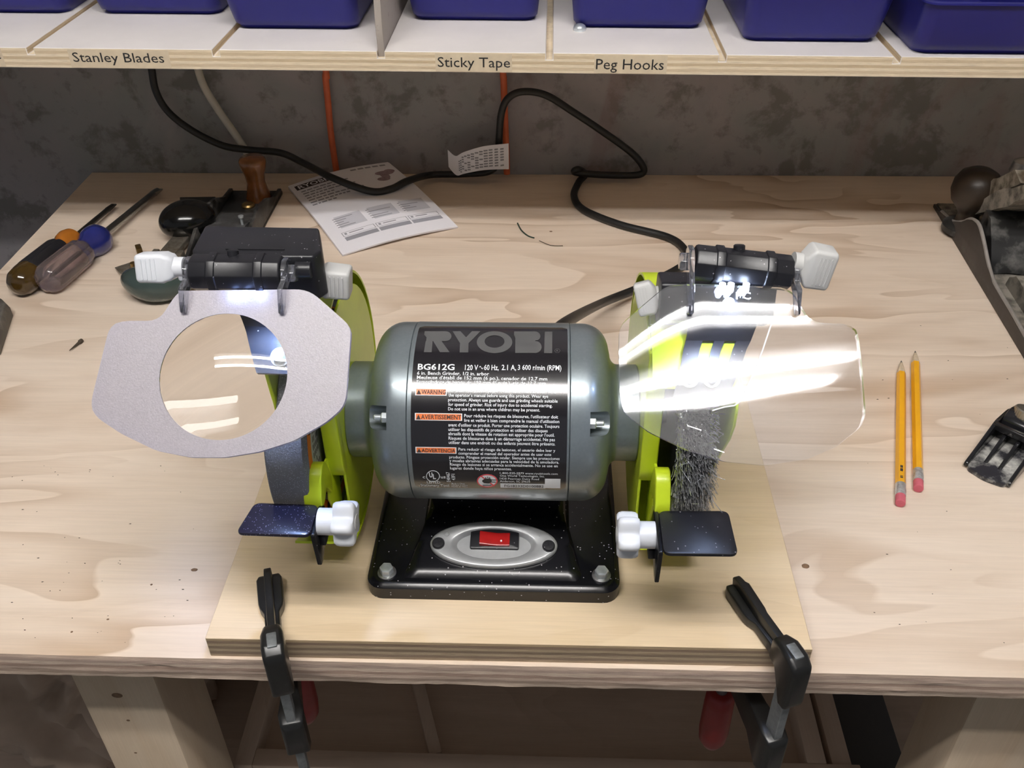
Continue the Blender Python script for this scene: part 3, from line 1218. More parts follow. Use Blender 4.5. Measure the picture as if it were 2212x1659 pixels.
NECK = .0310
for s, x0, xe, pk in ((-1, SXL, -.1250, 33.), (1, SXR, .0578, 31.)):
    pr = cap_profile(x0, s)
    r0, h0 = pr[-1]
    # shoulder then fillet into the neck
    for k in range(1, 9):
        t = k / 8
        a = t * PI / 2
        pr.append((r0 + (NECK - r0) * math.sin(a) ** .9, h0 + s * (.0005 + .0055 * (1 - math.cos(a)))))
    pr.append((NECK, xe - s * .0012))
    pr.append((NECK - .001, xe))
    mb = MB()
    mb.lathe(pr, AXM, 96)
    cap = mb.build('end_cap', M_SILVER, gr, angle=40)
    # bolt pocket
    pc_ = pol(0, .0510, pk)
    cu = MB()
    cu.tube([(x0 + s * .0118, pc_[1], pc_[2]), (x0 + s * .045, pc_[1], pc_[2])], .0072, 28)
    e_ = pol(0, .070, pk)
    f_ = V((0, e_[1] - pc_[1], e_[2] - pc_[2]))
    nx_ = V((0, -f_[2], f_[1])).normalized() * .0072
    xa, xb = x0 + s * .0118, x0 + s * .045
    pts4 = [pc_ + nx_, pc_ - nx_, pc_ - nx_ + f_, pc_ + nx_ + f_]
    cu.loft([[(xa, p[1], p[2]) for p in pts4], [(xb, p[1], p[2]) for p in pts4]])
    c1_ = MB()
    c1_.v, c1_.f, c1_.mi = cu.v[:56], [f for f in cu.f if max(f) < 56], []
    c1_.mi = [0] * len(c1_.f)
    c2_ = MB()
    c2_.loft([[(xa, p[1], p[2]) for p in pts4], [(xb, p[1], p[2]) for p in pts4]])
    boolean(cap, [c1_.build('cut', M_SILVER), c2_.build('cut', M_SILVER)])
    k = MB()
    k.lathe([(.0034, 0), (.0034, .0032), (.0028, .0038)], frame((xa, pc_[1], pc_[2]), (s, 0, 0), (0, 0, 1)), 6)
    k.lathe([(.0017, .003), (.0017, .0078), (.0012, .0084)], frame((xa, pc_[1], pc_[2]), (s, 0, 0), (0, 0, 1)), 14)
    k.build('through_bolt', M_STEEL, cap, angle=25)


# ---- rating label wrapped on the motor
def cyl_hit(px, py, rad=RM):
    d = ray(px, py)
    a = d[1] ** 2 + d[2] ** 2
    b = 2 * (d[1] * (CAM[1] - AY) + d[2] * (CAM[2] - AZ))
    c = (CAM[1] - AY) ** 2 + (CAM[2] - AZ) ** 2 - rad ** 2
    ds = b * b - 4 * a * c
    if ds < 0:
        ds = 0
    q = CAM + d * ((-b - math.sqrt(ds)) / (2 * a))
    return q[0], math.degrees(math.atan2(q[2] - AZ, AY - q[1]))


LXL, LXR, LT0, LT1 = -.0794, .0124, -17.6, 104.
mb = MB()
nt, nu = 60, 8
rc = 3.2          # corner radius in degrees
rows_ = []
for j in range(nt + 1):
    t = LT0 + (LT1 - LT0) * j / nt
    e = min(t - LT0, LT1 - t)
    ins = 0.
    if e < rc:
        ins = .0032 * (1 - math.sqrt(max(0, 1 - (1 - e / rc) ** 2)))
    rows_.append([pol(LXL + ins + (LXR - LXL - 2 * ins) * i / nu, RM + .00022, t) for i in range(nu + 1)])
mb.add([p for r in rows_ for p in r], [(j * (nu + 1) + i, j * (nu + 1) + i + 1, (j + 1) * (nu + 1) + i + 1, (j + 1) * (nu + 1) + i) for j in range(nt) for i in range(nu)])
label = mb.build('rating_label', M_LABEL, motor, angle=60)


def lab_line(mb, txt, x0, x1, yb, yt, bold=.01, S=3.456, ox=780, oy=660, m=0, up=.00042):
    a = cyl_hit(ox + x0 / S, oy + yb / S)
    b = cyl_hit(ox + x1 / S, oy + yb / S)
    t0 = (a[1] + b[1]) / 2
    c = cyl_hit(ox + (x0 + x1) / 2 / S, oy + yt / S)
    c0 = cyl_hit(ox + (x0 + x1) / 2 / S, oy + yb / S)
    h = c[1] - c0[1]
    put_text(mb, txt, lambda u, v: pol(a[0] + (b[0] - a[0]) * u, RM + up, t0 + h * v), bold, m)


def lab_rect(x0, x1, y0, y1, name, mat, up, S=3.456, ox=780, oy=660, parent=None, inset=0.):
    a = cyl_hit(ox + x0 / S, oy + (y0 + y1) / 2 / S)
    b = cyl_hit(ox + x1 / S, oy + (y0 + y1) / 2 / S)
    t = cyl_hit(ox + (x0 + x1) / 2 / S, oy + y0 / S)[1]
    d = cyl_hit(ox + (x0 + x1) / 2 / S, oy + y1 / S)[1]
    k = MB()
    k.add([pol(x, RM + up, d + (t - d) * j / 4) for j in range(5) for x in (a[0] + inset, b[0] - inset)], [(2 * j, 2 * j + 1, 2 * j + 3, 2 * j + 2) for j in range(4)])
    return k.build(name, mat, parent or motor)


# big wordmark
S7, OX7, OY7 = 5.53, 860, 680


def arc2(cx, cy, rx, ry, a0, a1, n=12):
    return [(cx + rx * math.cos(math.radians(a0 + (a1 - a0) * i / n)), cy - ry * math.sin(math.radians(a0 + (a1 - a0) * i / n))) for i in range(n + 1)]


logo = []
# R: top bar with bowl, leg
logo.append([(318, 203), (560, 203)] + arc2(566, 262, 72, 59, 88, -88, 12) + [(560, 321), (335, 321), (340, 280), (545, 280)] + arc2(548, 262, 22, 18, -80, 80, 6) + [(540, 244), (312, 244)])
logo.append([(330, 321), (412, 321), (400, 452), (308, 452)])
logo.append([(420, 321), (520, 321), (615, 452), (500, 452)])
# Y
logo.append([(650, 203), (745, 203), (812, 275), (882, 203), (985, 203), (842, 345), (838, 455), (735, 455), (740, 345)])
# O as two halves
for a0, a1 in ((0, 180), (180, 360)):
    logo.append(arc2(1152, 333, 212, 130, a0, a1, 20) + arc2(1152, 325, 118, 74, a1, a0, 20))
# B
logo.append([(1386, 205), (1630, 205)] + arc2(1632, 262, 68, 57, 88, -60, 10) + [(1640, 312), (1640, 321), (1400, 321), (1400, 285), (1600, 285)] + arc2(1602, 266, 20, 18, -80, 80, 6) + [(1590, 247), (1384, 247)])
logo.append([(1400, 321), (1490, 321), (1494, 395), (1600, 395)] + arc2(1602, 368, 22, 26, -80, 80, 6) + [(1595, 340), (1500, 340), (1500, 321), (1640, 321)] + arc2(1636, 390, 78, 72, 80, -88, 12) + [(1630, 461), (1398, 461)])
# I
logo.append([(1752, 208), (1842, 208), (1840, 463), (1744, 463)])
mb = MB()
for poly in logo:
    v2, f2 = subdivide_shape([poly], 14)
    pts3 = []
    for p in v2:
        x_, t_ = cyl_hit(OX7 + p[0] / S7, OY7 + p[1] / S7)
        pts3.append(pol(x_, RM + .00040, t_))
    mb.add(pts3, f2)
lab_line(mb, 'R', 1889, 1915, 446, 424, .005, S7, OX7, OY7)
k_ = [cyl_hit(OX7 + p[0] / S7, OY7 + p[1] / S7) for p in ellipse(1902, 435, 32, 25, 28)]
k2_ = [cyl_hit(OX7 + p[0] / S7, OY7 + p[1] / S7) for p in ellipse(1902, 435, 28, 21.5, 28)]
mb.loft([[pol(x_, RM + .0004, t_) for x_, t_ in k_], [pol(x_, RM + .0004, t_) for x_, t_ in k2_]], False, False)
w_ = mb.build('wordmark', M_LOGO, motor)
w_['label'] = 'large dark grey wordmark'

mb = MB()
lab_line(mb, 'BG612G', 422, 697, 482, 440, .022)
lab_line(mb, '120 V', 775, 873, 484, 446, .014)
lab_line(mb, '60 Hz,', 918, 1027, 484, 446, .014)
lab_line(mb, '2.1 A,', 1049, 1157, 484, 446, .014)
lab_line(mb, '3 600 r/min (RPM)', 1170, 1495, 484, 448, .014)
sw_ = [cyl_hit(780 + (882 + 30 * i / 16) / 3.456, 660 + (466 - 9 * math.sin(2 * PI * i / 16)) / 3.456) for i in range(17)]
for i in range(16):
    (xa, ta), (xb, tb) = sw_[i], sw_[i + 1]
    mb.add([pol(xa, RM + .00042, ta - .25), pol(xb, RM + .00042, tb - .25), pol(xb, RM + .00042, tb + .25), pol(xa, RM + .00042, ta + .25)], [(0, 1, 2, 3)])
lab_line(mb, '6 in. Bench Grinder, 1/2 in. arbor', 418, 955, 521, 497, .014)
lab_line(mb, "Meuleuse d'établi de 152 mm (6 po.), cenador de 12.7 mm", 416, 1390, 556, 531, .014)
lab_line(mb, 'Esmeriladora de banco de 152 mm (6 pulg.), eje de 12.7 mm', 415, 1378, 587, 564, .014)
mb.build('lettering', M_WHITEP, motor)['label'] = 'white model and rating lines'

PAR = [(('WARNING', 405, 640, 620, 672), [("To reduce the risk of injury, the user must read and understand", 652, 1452, 652), ("the operator's manual before using this product. Wear eye", 652, 1397, 685), ("protection. Always use guards and use grinding wheels suitable", 650, 1467, 720), ("for speed of grinder. Risk of injury due to accidental starting.", 650, 1428, 754), ("Do not use in an area where children may be present.", 650, 1335, 787)]),
       (('AVERTISSEMENT', 402, 755, 804, 858), [("Pour réduire les risques de blessures, l'utilisateur doit", 770, 1470, 838), ("lire et veiller à bien comprendre le manual d'utilisation", 770, 1480, 872), ("avant d'utiliser ce produit. Porter une protection oculaire. Toujours", 652, 1480, 907), ("utiliser les dispositifs de protection et utiliser des disques", 652, 1393, 940), ("abrasifs dont la vitesse de rotation est appropriée pour l'outil.", 652, 1445, 972), ("Risques de blessures dues à un démarrage accidentel. Ne pas", 653, 1448, 1005), ("utiliser dans une endroit ou des enfants peuvent être présents.", 655, 1450, 1037)]),
       (('ADVERTENCIA', 407, 712, 1055, 1102), [("Para reducir el riesgo de lesiones, el usuario debe leer y", 727, 1450, 1085), ("comprender el manual del operador antes de usar este", 727, 1420, 1115), ("producto. Póngase protección ocular. Siempre use las protecciones", 660, 1482, 1144), ("y muelas abrasivas adecuadas para la velocidad de la amoladora.", 660, 1478, 1171), ("Riesgo de lesiones si se arranca accidentalmente. No se use en", 664, 1468, 1198), ("lugares donde haya niños presentes.", 665, 1125, 1223)])]
for (bt, bx0, bx1, by0, by1), lines in PAR:
    lab_rect(bx0, bx1, by0, by1, 'badge_border', M_WHITEP, .00034)
    lab_rect(bx0, bx1, by0 + 5, by1 - 5, 'warning_badge', M_ORANGE, .00044, inset=.0006)
    mb = MB()
    lab_line(mb, bt, bx0 + 46, bx1 - 7, by1 - 10, by0 + 12, .018, up=.00058)
    tri = [(bx0 + 10, by1 - 9), (bx0 + 44, by1 - 9), (bx0 + 27, by0 + 9)]
    q3 = [cyl_hit(780 + p[0] / 3.456, 660 + p[1] / 3.456) for p in tri]
    mb.add([pol(x_, RM + .00058, t_) for x_, t_ in q3], [(0, 1, 2)])
    mb.build('badge_lettering', M_PRINTD, motor)
    mb = MB()
    for tx, x0, x1, yb in lines:
        lab_line(mb, tx, x0, x1, yb, yb - (23 if by0 < 1000 else 20), .012)
    mb.build('lettering', M_WHITEP, motor)

mb = MB()
for r in (1, .88):
    pass
o1 = [cyl_hit(780 + p[0] / 3.456, 660 + p[1] / 3.456) for p in ellipse(537, 1270, 51, 43, 40)]
o2 = [cyl_hit(780 + p[0] / 3.456, 660 + p[1] / 3.456) for p in ellipse(537, 1270, 46, 38, 40)]
mb.loft([[pol(x_, RM + .00042, t_) for x_, t_ in o1], [pol(x_, RM + .00042, t_) for x_, t_ in o2]], False, False)
lab_line(mb, 'U', 510, 535, 1278, 1244, .03)
lab_line(mb, 'L', 538, 560, 1290, 1256, .03)
lab_line(mb, 'c', 461, 480, 1286, 1264, .012)
lab_line(mb, 'us', 596, 632, 1286, 1264, .012)
lab_line(mb, 'LISTED', 493, 592, 1324, 1306, .012)
lab_line(mb, 'Stationary Tool', 447, 657, 1346, 1328, .01)
for tx, xc in (('E48467', 668), ('43F1', 704)):
    n_ = 6 if tx[0] == 'E' else 4
    a = cyl_hit(780 + xc / 3.456, 660 + (1312 if n_ == 6 else 1300) / 3.456)
    b = cyl_hit(780 + xc / 3.456, 660 + (1240 if n_ == 6 else 1254) / 3.456)
    ww = 26 / 3.456 * .00029
    put_text(mb, tx, lambda u, v: pol(a[0] - v * ww, RM + .00042, a[1] + (b[1] - a[1]) * u), .008)
for i, tx in enumerate(('Made in China', 'Fabriqué en Chine', 'Hecho en China')):
    lab_line(mb, tx, 677, 775 + 20 * (i > 0), 1329 + 11 * i, 1321 + 11 * i, .002)
for tx, x1, yb in (('1-800-525-2579 www.ryobitools.com', 1468, 1257), ('One World Technologies, Inc.', 1370, 1276), ('1428 Pearman Dairy Road', 1328, 1297), ('Anderson, SC 29625', 1262, 1316)):
    lab_line(mb, tx, 1037, x1, yb, yb - 14, .006)
mb.build('lettering', M_WHITEP, motor)
# no-plug sign
mb = MB()
ring = [cyl_hit(780 + p[0] / 3.456, 660 + p[1] / 3.456) for p in ellipse(942, 1305, 77, 49, 40)]
inn = [cyl_hit(780 + p[0] / 3.456, 660 + p[1] / 3.456) for p in ellipse(942, 1305, 68, 42, 40)]
mb.loft([[pol(x_, RM + .00040, t_) for x_, t_ in ring], [pol(x_, RM + .00040, t_) for x_, t_ in inn]], False, False)
sgn = mb.build('prohibition_ring', M_REDP, motor)
mb = MB()
cc = cyl_hit(780 + 942 / 3.456, 660 + 1305 / 3.456)
mb.add([pol(cc[0], RM + .00034, cc[1])] + [pol(x_, RM + .00034, t_) for x_, t_ in ring], [(0, i + 1, (i + 1) % 40 + 1) for i in range(40)])
mb.build('sign_disc', M_WHITEP, motor)
mb = MB()
for poly in ([(905, 1300), (925, 1288), (962, 1288), (975, 1296), (1010, 1296), (1010, 1301), (975, 1301), (975, 1311), (1005, 1311), (1005, 1316), (972, 1316), (955, 1324), (920, 1322), (905, 1312)], [(930, 1276), (936, 1286), (924, 1286)], [(945, 1272), (951, 1282), (939, 1282)], [(960, 1276), (966, 1286), (954, 1286)], [(905, 1335), (975, 1335), (970, 1340), (912, 1340)]):
    q3 = [cyl_hit(780 + p[0] / 3.456, 660 + p[1] / 3.456) for p in poly]
    mb.add([pol(x_, RM + .00042, t_) for x_, t_ in q3], [list(range(len(poly)))])
mb.build('plug_symbol', M_INK, motor)
mb = MB()
q3 = [cyl_hit(780 + p[0] / 3.456, 660 + p[1] / 3.456) for p in [(888, 1268), (896, 1264), (998, 1340), (990, 1345)]]
mb.add([pol(x_, RM + .00050, t_) for x_, t_ in q3], [(0, 1, 2, 3)])
mb.build('prohibition_bar', M_REDP, motor)
lab_rect(1040, 1376, 1326, 1359, 'serial_strip', M_WHITEP, .00036)
lab_rect(1372, 1488, 1290, 1360, 'blank_code_patch', M_WHITEP, .00034)
mb = MB()
lab_line(mb, 'FG18233D0100882', 1070, 1362, 1352, 1335, .01, up=.00052)
mb.build('serial_lettering', M_INK, motor)


# ---- wheel guards (lime green)
def arc_band(mb, x0, x1, r0, r1, d0, d1, n=48, m=0):
    rings = []
    for i in range(n + 1):
        d = d0 + (d1 - d0) * i / n
        rings.append([pol(x0, r0, d), pol(x1, r0, d), pol(x1, r1, d), pol(x0, r1, d)])
    return mb.loft(rings, True, True, m)


def yz_plate(mb, pts, x0, x1, m=0):
    return mb.prism([(p[0], p[1]) for p in pts], x0, x1, Matrix(((0, 0, 1, 0), (1, 0, 0, 0), (0, 1, 0, 0), (0, 0, 0, 1))), m)


def rim_pts(r, d0, d1, n=40):
    return [(pol(0, r, d0 + (d1 - d0) * i / n)[1], pol(0, r, d0 + (d1 - d0) * i / n)[2]) for i in range(n + 1)]


GUARD = {}
for s, xi, xo in ((-1, -.1245, -.1640), (1, .0575, .1050)):
    # motor side plate, cut away at the front, with a folded front edge
    mb = MB()
    yc = .4320
    out = rim_pts(.081, 58, 322)
    yz_plate(mb, [(max(p[0], yc), p[1]) for p in out], xi, xi + s * .0016)
    ip = mb.build('inner_guard', M_LIME, gr, bevel=.0004, seg=1)
    mb = MB()
    yz_plate(mb, round_poly([(yc, .200), (yc - .0035, .172), (yc - .0035, .112), (yc + .002, .101), (yc + .006, .108), (yc + .003, .200)], .004), xi - s * .0004, xi + s * .0100)
    mb.build('guard_fold', M_LIME, ip, bevel=.0012, seg=3)
    # curved band over the wheel
    mb = MB()
    arc_band(mb, xi + s * .0008, xo, .0880, .0896, 47 if s > 0 else 52, 302, 72)
    mb.build('guard_band', M_LIME, gr, angle=40)
    # outer cover
    mb = MB()
    outer = rim_pts(.0896, 44 if s > 0 else 54, 284, 60)
    fr = [(.4475, .095), (.4412, .1066), (.4260, .1330), (.4132, .1535), (.4075, .1680), (.4074, .1800)]
    if s < 0:
        fr = [(a_ + .014, b_) for a_, b_ in fr]
    yz_plate(mb, outer + fr, xo - s * .0016, xo)
    mb.build('outer_cover', M_LIME, gr, bevel=.0004, seg=1)

# ---- grinding wheel
WX0, WX1 = -.1620, -.1388
mb = MB()
mb.lathe([(.022, WX0), (.0745, WX0), (.0757, WX0 + .001), (.0760, WX0 + .003), (.0760, WX1 - .003), (.0757, WX1 - .001), (.0745, WX1), (.022, WX1)], AXM, 120)
whl = mb.build('grinding_wheel', M_GRIT, gr, angle=40)
mb = MB()
mb.lathe([(.066, WX1 - .0005), (.066, WX1 + .0003), (.0595, WX1 + .0003), (.0595, WX1 - .0005)], AXM, 96, cap=False)
k = mb.build('orange_ring', M_WORANGE, whl)
mb = MB()
mb.lathe([(.059, WX1 - .0005), (.059, WX1 + .00025), (.034, WX1 + .00025), (.034, WX1 - .0005)], AXM, 96, cap=False)
pd = mb.build('paper_disc', M_WLABEL, whl)
mb = MB()
for i in range(64):          # printed rows on the disc
    for r in (.056, .0535, .051, .0485, .046):
        if (i * 7 + int(r * 1e4)) % 5:
            d0 = i * 360 / 64
            mb.add([pol(WX1 + .0004, r, d0), pol(WX1 + .0004, r, d0 + 4), pol(WX1 + .0004, r - .0012, d0 + 4), pol(WX1 + .0004, r - .0012, d0)], [(0, 1, 2, 3)])
for d0 in range(0, 360, 24):
    mb.add([pol(WX1 + .0006, .065, d0), pol(WX1 + .0006, .065, d0 + 6), pol(WX1 + .0006, .0605, d0 + 6), pol(WX1 + .0006, .0605, d0)], [(0, 1, 2, 3)])
mb.build('disc_print', M_PRINTD, pd)
mb = MB()
mb.lathe([(.012, WX1 - .001), (.026, WX1 - .001), (.026, WX1 + .003), (.022, WX1 + .0055), (.012, WX1 + .0055)], AXM, 48)
mb.build('wheel_flange', M_DSTEEL, gr)
mb = MB()
mb.lathe([(.0064, xi) if False else (.0064, -.176), (.0064, .104)], AXM, 24)
mb.build('spindle', M_DSTEEL, gr)

# ---- wire brush
BX0, BX1 = .0755, .0965
mb = MB()
for xx in (BX0 + .001, BX1 - .003):
    mb.lathe([(.010, xx), (.046, xx), (.050, xx + .001), (.046, xx + .002), (.010, xx + .002)], AXM, 64)
mb.build('brush_hub', M_WIREHUB, gr)
mb = MB()
mb.lathe([(.040, BX0 + .003), (.066, BX0 + .002), (.067, BX1 - .003), (.040, BX1 - .003)], AXM, 64)
mb.build('brush_core', M_WIREHUB, gr)
mb = MB()
random.seed(21)
for i in range(5200):
    d = random.uniform(-75, 120)
    x = random.uniform(BX0 + .001, BX1 - .001)
    r0 = .060
    r1 = random.gauss(.0745, .0012)
    lean = (x - (BX0 + BX1) / 2) * .22
    sp_ = [pol(x, r0, d)]
    dd, xx = d, x
    for q in range(1, 4):
        t = q / 3
        dd += random.gauss(0, .9)
        xx += lean * .4 + random.gauss(0, .0006)
        sp_.append(pol(xx, r0 + (r1 - r0) * t, dd))
    if random.random() < .012:
        sp_.append(pol(xx + random.gauss(.004, .002), r1 + random.uniform(.001, .006), dd + random.gauss(0, 4)))
    mb.tube(sp_, random.uniform(.00016, .00026), 3)
br = mb.build('wire_bristles', M_WIRE, gr, angle=60)
br['kind'] = 'stuff'
br['label'] = 'dense crimped steel bristles'

# ---- tool rests, arms and star knobs
for s, xv, xw, rest, fr_y, mat in ((-1, -.1335, -.1763, 'L', .3722, M_LEDFLAKE), (1, .0660, .1065, 'R', .3640, M_BLACKP)):
    zr = .1125
    yb = .3972
    mb = MB()
    # plate
    pts2 = round_poly([(xv, yb), (xw, yb + .001), (xw + s * .0006, fr_y), (xv, fr_y - .0004)], .0045, 5)
    if s < 0:
        pts2 = round_poly([(xv, yb), (xw + .0046, yb + .0008), (xw, fr_y + .001), (xv, fr_y)], .0042, 5)
    mb.prism(pts2, zr - .0024, zr)
    rp = mb.build('tool_rest', mat, gr, bevel=.0006, seg=2)
    # bent-down leg with slot
    mb = MB()
    lgp = [(fr_y + .0002, zr - .0003), (yb - .001, zr - .0003), (yb + .004, zr - .004), (yb + .004, zr - .017), (fr_y + .0085, zr - .0285), (fr_y + .0030, zr - .0285)]
    yz_plate(mb, round_poly(lgp, .0016), xv - s * .0001, xv - s * .0026)
    mb.build('rest_leg', M_BLACK, gr, bevel=.0005)
    # lime support arm
    mb = MB()
    arm = [(.3975, .1080), (.3985, .1158), (.4060, .1278), (.4125, .1308), (.4195, .1272), (.4265, .1080), (.4230, .0980), (.4130, .1120), (.4050, .1080)]
    yz_plate(mb, round_poly(arm, .003), xv - s * .0020, xv + s * (.0088 if s < 0 else .0068))
    mb.build('rest_arm', M_LIME, gr, bevel=.0015, seg=3)
    mb = MB()
    yz_plate(mb, [(.444, .060), (.450, .116), (.425, .122), (.420, .094), (.432, .066)], xv - s * .0005, xv + s * .0012)
    mb.build('arm_bracket', M_LIME, gr, bevel=.0004)
    # star knob
    if s < 0:
        kc = at(732, 1127, y=.385)
    else:
        kc = at(1368, 1155, y=.385)
    ky, kz = kc[1], kc[2]
    KM = frame((xv - s * .0026, ky, kz), (-s, 0, 0), (0, 0, 1))
    mb = MB()
    mb.lathe([(.0079, 0), (.0079, .0105), (.0074, .0112)], KM, 32)
    kh = mb.build('knob_hub', M_KNOB, gr)
    mb = MB()
    rings = []
    for h, f in ((.0095, .90), (.0108, .97), (.013, 1.), (.0185, 1.), (.0205, .96), (.0216, .86), (.0218, .5)):
        ring = []
        for i in range(60):
            a = 2 * PI * i / 60
            rr = .0118 + .0024 * math.cos(5 * a + .5)
            ring.append(KM @ V((rr * f * math.cos(a), rr * f * math.sin(a), h)))
        rings.append(ring)
    mb.loft(rings)
    sk = mb.build('star_knob', M_KNOB, gr, angle=45)
    mb = MB()
    mb.lathe([(.0048, .0214), (.0048, .0222), (.004, .0223)], KM, 24)
    mb.build('knob_insert', M_KNOB2, sk)
    mb = MB()
    mb.box((xv - s * .0040 - .0016, ky - .004, kz - .016), (xv - s * .0040 + .0016, ky + .006, kz - .009))
    mb.build('carriage_bolt', M_WIREHUB, gr, bevel=.0006)

# ---- lamp heads, shields
SE = math.radians(48)
SN = V((0, -math.cos(SE), math.sin(SE)))
SD = V((0, -math.sin(SE), -math.cos(SE)))


def cast_outline(poly, cx, cy, n):
    out = []
    for i in range(n):
        a = 2 * PI * i / n
        dx, dy = math.cos(a), math.sin(a)
        best = 0
        for k in range(len(poly)):
            x1, y1 = poly[k][0] - cx, poly[k][1] - cy
            x2, y2 = poly[(k + 1) % len(poly)][0] - cx, poly[(k + 1) % len(poly)][1] - cy
            ex_, ey_ = x2 - x1, y2 - y1
            den = dx * ey_ - dy * ex_
            if abs(den) < 1e-12:
                continue
            t = (x1 * ey_ - y1 * ex_) / den
            u = (x1 * dy - y1 * dx) / den
            if t > 0 and -1e-9 <= u <= 1 + 1e-9:
                best = max(best, t)
        out.append((cx + dx * best, cy + dy * best))
    return out


# left: frosted shield with round magnifier
TL = at(550, 630, y=.42)


def uvL(px, py):
    q = at_plane(px, py, TL, SN) - TL
    return q[0], q.dot(SD)


def ptL(u, v, h=0.):
    return TL + V((u, 0, 0)) + SD * v + SN * h


OL = [(384, 634), (392, 628), (648, 625), (668, 630), (684, 640), (750, 698), (758, 714), (756, 745), (747, 862), (738, 883), (706, 911), (635, 952), (560, 976), (486, 988), (411, 988), (336, 973), (262, 937), (212, 904), (198, 885), (198, 862), (234, 715), (246, 699), (270, 693), (330, 693), (350, 682), (374, 645)]
OL = [uvL(*p) for p in OL]
OL = round_poly(OL, .0022, 3)
lc = uvL(482, 812)
lr = ((uvL(631, 812)[0] - uvL(333, 812)[0]) / 2 + (uvL(482, 937)[1] - uvL(482, 685)[1]) / 2) / 2
NS = 160
oo = cast_outline(OL, lc[0], lc[1], NS)
ci = [(lc[0] + lr * math.cos(2 * PI * i / NS), lc[1] + lr * math.sin(2 * PI * i / NS)) for i in range(NS)]
TH = .0030
mb = MB()
mb.loft([[ptL(*p, 0) for p in ci], [ptL(*[c + (o2_ - c) * t for c, o2_ in zip(p, q)], 0) for p, q in zip(ci, oo) for t in (.5,)], [ptL(*p, 0) for p in oo]], False, False, 0)
mb.loft([[ptL(*p, -TH) for p in oo], [ptL(*p, -TH) for p in ci], [ptL(*p, 0) for p in ci]], False, False, 0)
mb.loft([[ptL(*p, 0) for p in oo], [ptL(*p, -TH) for p in oo]], False, False, 1)
shl = mb.build('frosted_shield', [M_FROST, M_FROSTE], gr, bevel=.0005, seg=2, bang=50)
shl['label'] = 'frosted eye shield with round magnifier'
# lens: plano-convex
mb = MB()
rings = [[ptL(*p, -TH * .9) for p in ci]]
for k in range(0, 13):
    f = 1 - k / 12
    hgt_ = .0058 * (1 - f * f) - .0004
    rings.append([ptL(lc[0] + (p[0] - lc[0]) * max(f, .002), lc[1] + (p[1] - lc[1]) * max(f, .002), hgt_) for p in ci])
mb.loft(rings, True, True)
mb.build('magnifier_lens', M_LENS, shl, angle=60)
# faint moulded letters near the top edge
mb = MB()
a, b = uvL(505, 651), uvL(560, 651)
put_text(mb, 'PC', lambda u, v: ptL(a[0] + (b[0] - a[0]) * (.25 + .5 * u), a[1] - .0036 * v, .00012), .0)
mb.build('moulded_mark', M_KNOB, shl)

# right: clear curved shield
TR_ = at(1570, 630, y=.42)


def uvR(px, py):
    q = at_plane(px, py, TR_, SN) - TR_
    return q[0], q.dot(SD)


def tilt(u, v):
    v1 = .011 + (max(0, -.012 - u) ** 1.5) * 2.75
    v2 = .0475 - .165 * (u - .006)
    need = 49.25 + 82 * (v - .0086)
    w_ = max(v2 - v1, .012)
    ph = (v - v1) / w_
    if ph < -.5:
        f = -1
    elif ph > 1.5:
        f = -1
    else:
        f = math.sin(PI * ph)
    return need + (2.9 + 2.2 * max(0., math.cos(PI * ph)) * (1 if -.5 < ph < .5 else 0)) * f - 48


def hR(u, v):
    n_ = 24
    s_ = 0.
    for i in range(n_):
        s_ += math.tan(math.radians(tilt(u, v * (i + .5) / n_))) * v / n_
    return s_


def ptR(u, v, h=0.):
    return TR_ + V((u, 0, 0)) + SD * v + SN * (h + hR(u, v))


ORp = [(1428, 626), (1445, 617), (1500, 613), (1690, 621), (1714, 632), (1730, 660), (1745, 685), (1766, 697), (1830, 700), (1850, 712), (1855, 740), (1860, 800), (1866, 895), (1856, 924), (1800, 968), (1740, 994), (1650, 1008), (1560, 1000), (1480, 975), (1400, 936), (1350, 896), (1339, 868), (1337, 760), (1338, 712), (1346, 696), (1385, 662)]
ORp = round_poly([uvR(*p) for p in ORp], .0018, 3)
rcx, rcy = uvR(1595, 800)
NS = 144
oo = cast_outline(ORp, rcx, rcy, NS)
NR = 26
mb = MB()
rings = []
for k in range(NR + 1):
    t = max(k / NR, .004)
    rings.append([ptR(rcx + (p[0] - rcx) * t, rcy + (p[1] - rcy) * t) for p in oo])
back = []
for k in range(NR, -1, -1):
    t = max(k / NR, .004)
    back.append([ptR(rcx + (p[0] - rcx) * t, rcy + (p[1] - rcy) * t, -.0022) for p in oo])
mb.loft(rings, True, False, 0)
mb.loft(back, False, True, 0)
mb.loft([rings[-1], back[0]], False, False, 1)
shr = mb.build('clear_shield', [M_CLEAR, M_RIM], gr, angle=50)
shr['label'] = 'clear curved eye shield'
mb = MB()
a, b = uvR(1590, 646), uvR(1622, 646)
put_text(mb, 'PC', lambda u, v: ptR(a[0] + (b[0] - a[0]) * u, a[1] - .0036 * v, .0002), .02)
mb.build('moulded_mark', M_KNOB, shr)
# a crack / scratch in the sheet
mb = MB()
cr_ = [uvR(*p) for p in ((1535, 890), (1562, 882), (1583, 879), (1598, 868), (1606, 848), (1626, 808), (1645, 760), (1668, 694))]
for i in range(len(cr_) - 1):
    p, q = V(cr_[i]).to_2d(), V(cr_[i + 1]).to_2d()
    nn = V((-(q - p)[1], (q - p)[0])).to_2d().normalized() * .00035
    mb.add([ptR(*(p + nn), .0002), ptR(*(p - nn), .0002), ptR(*(q - nn), .0002), ptR(*(q + nn), .0002)], [(0, 1, 2, 3)])
mb.build('scratch', M_KNOB, shr)


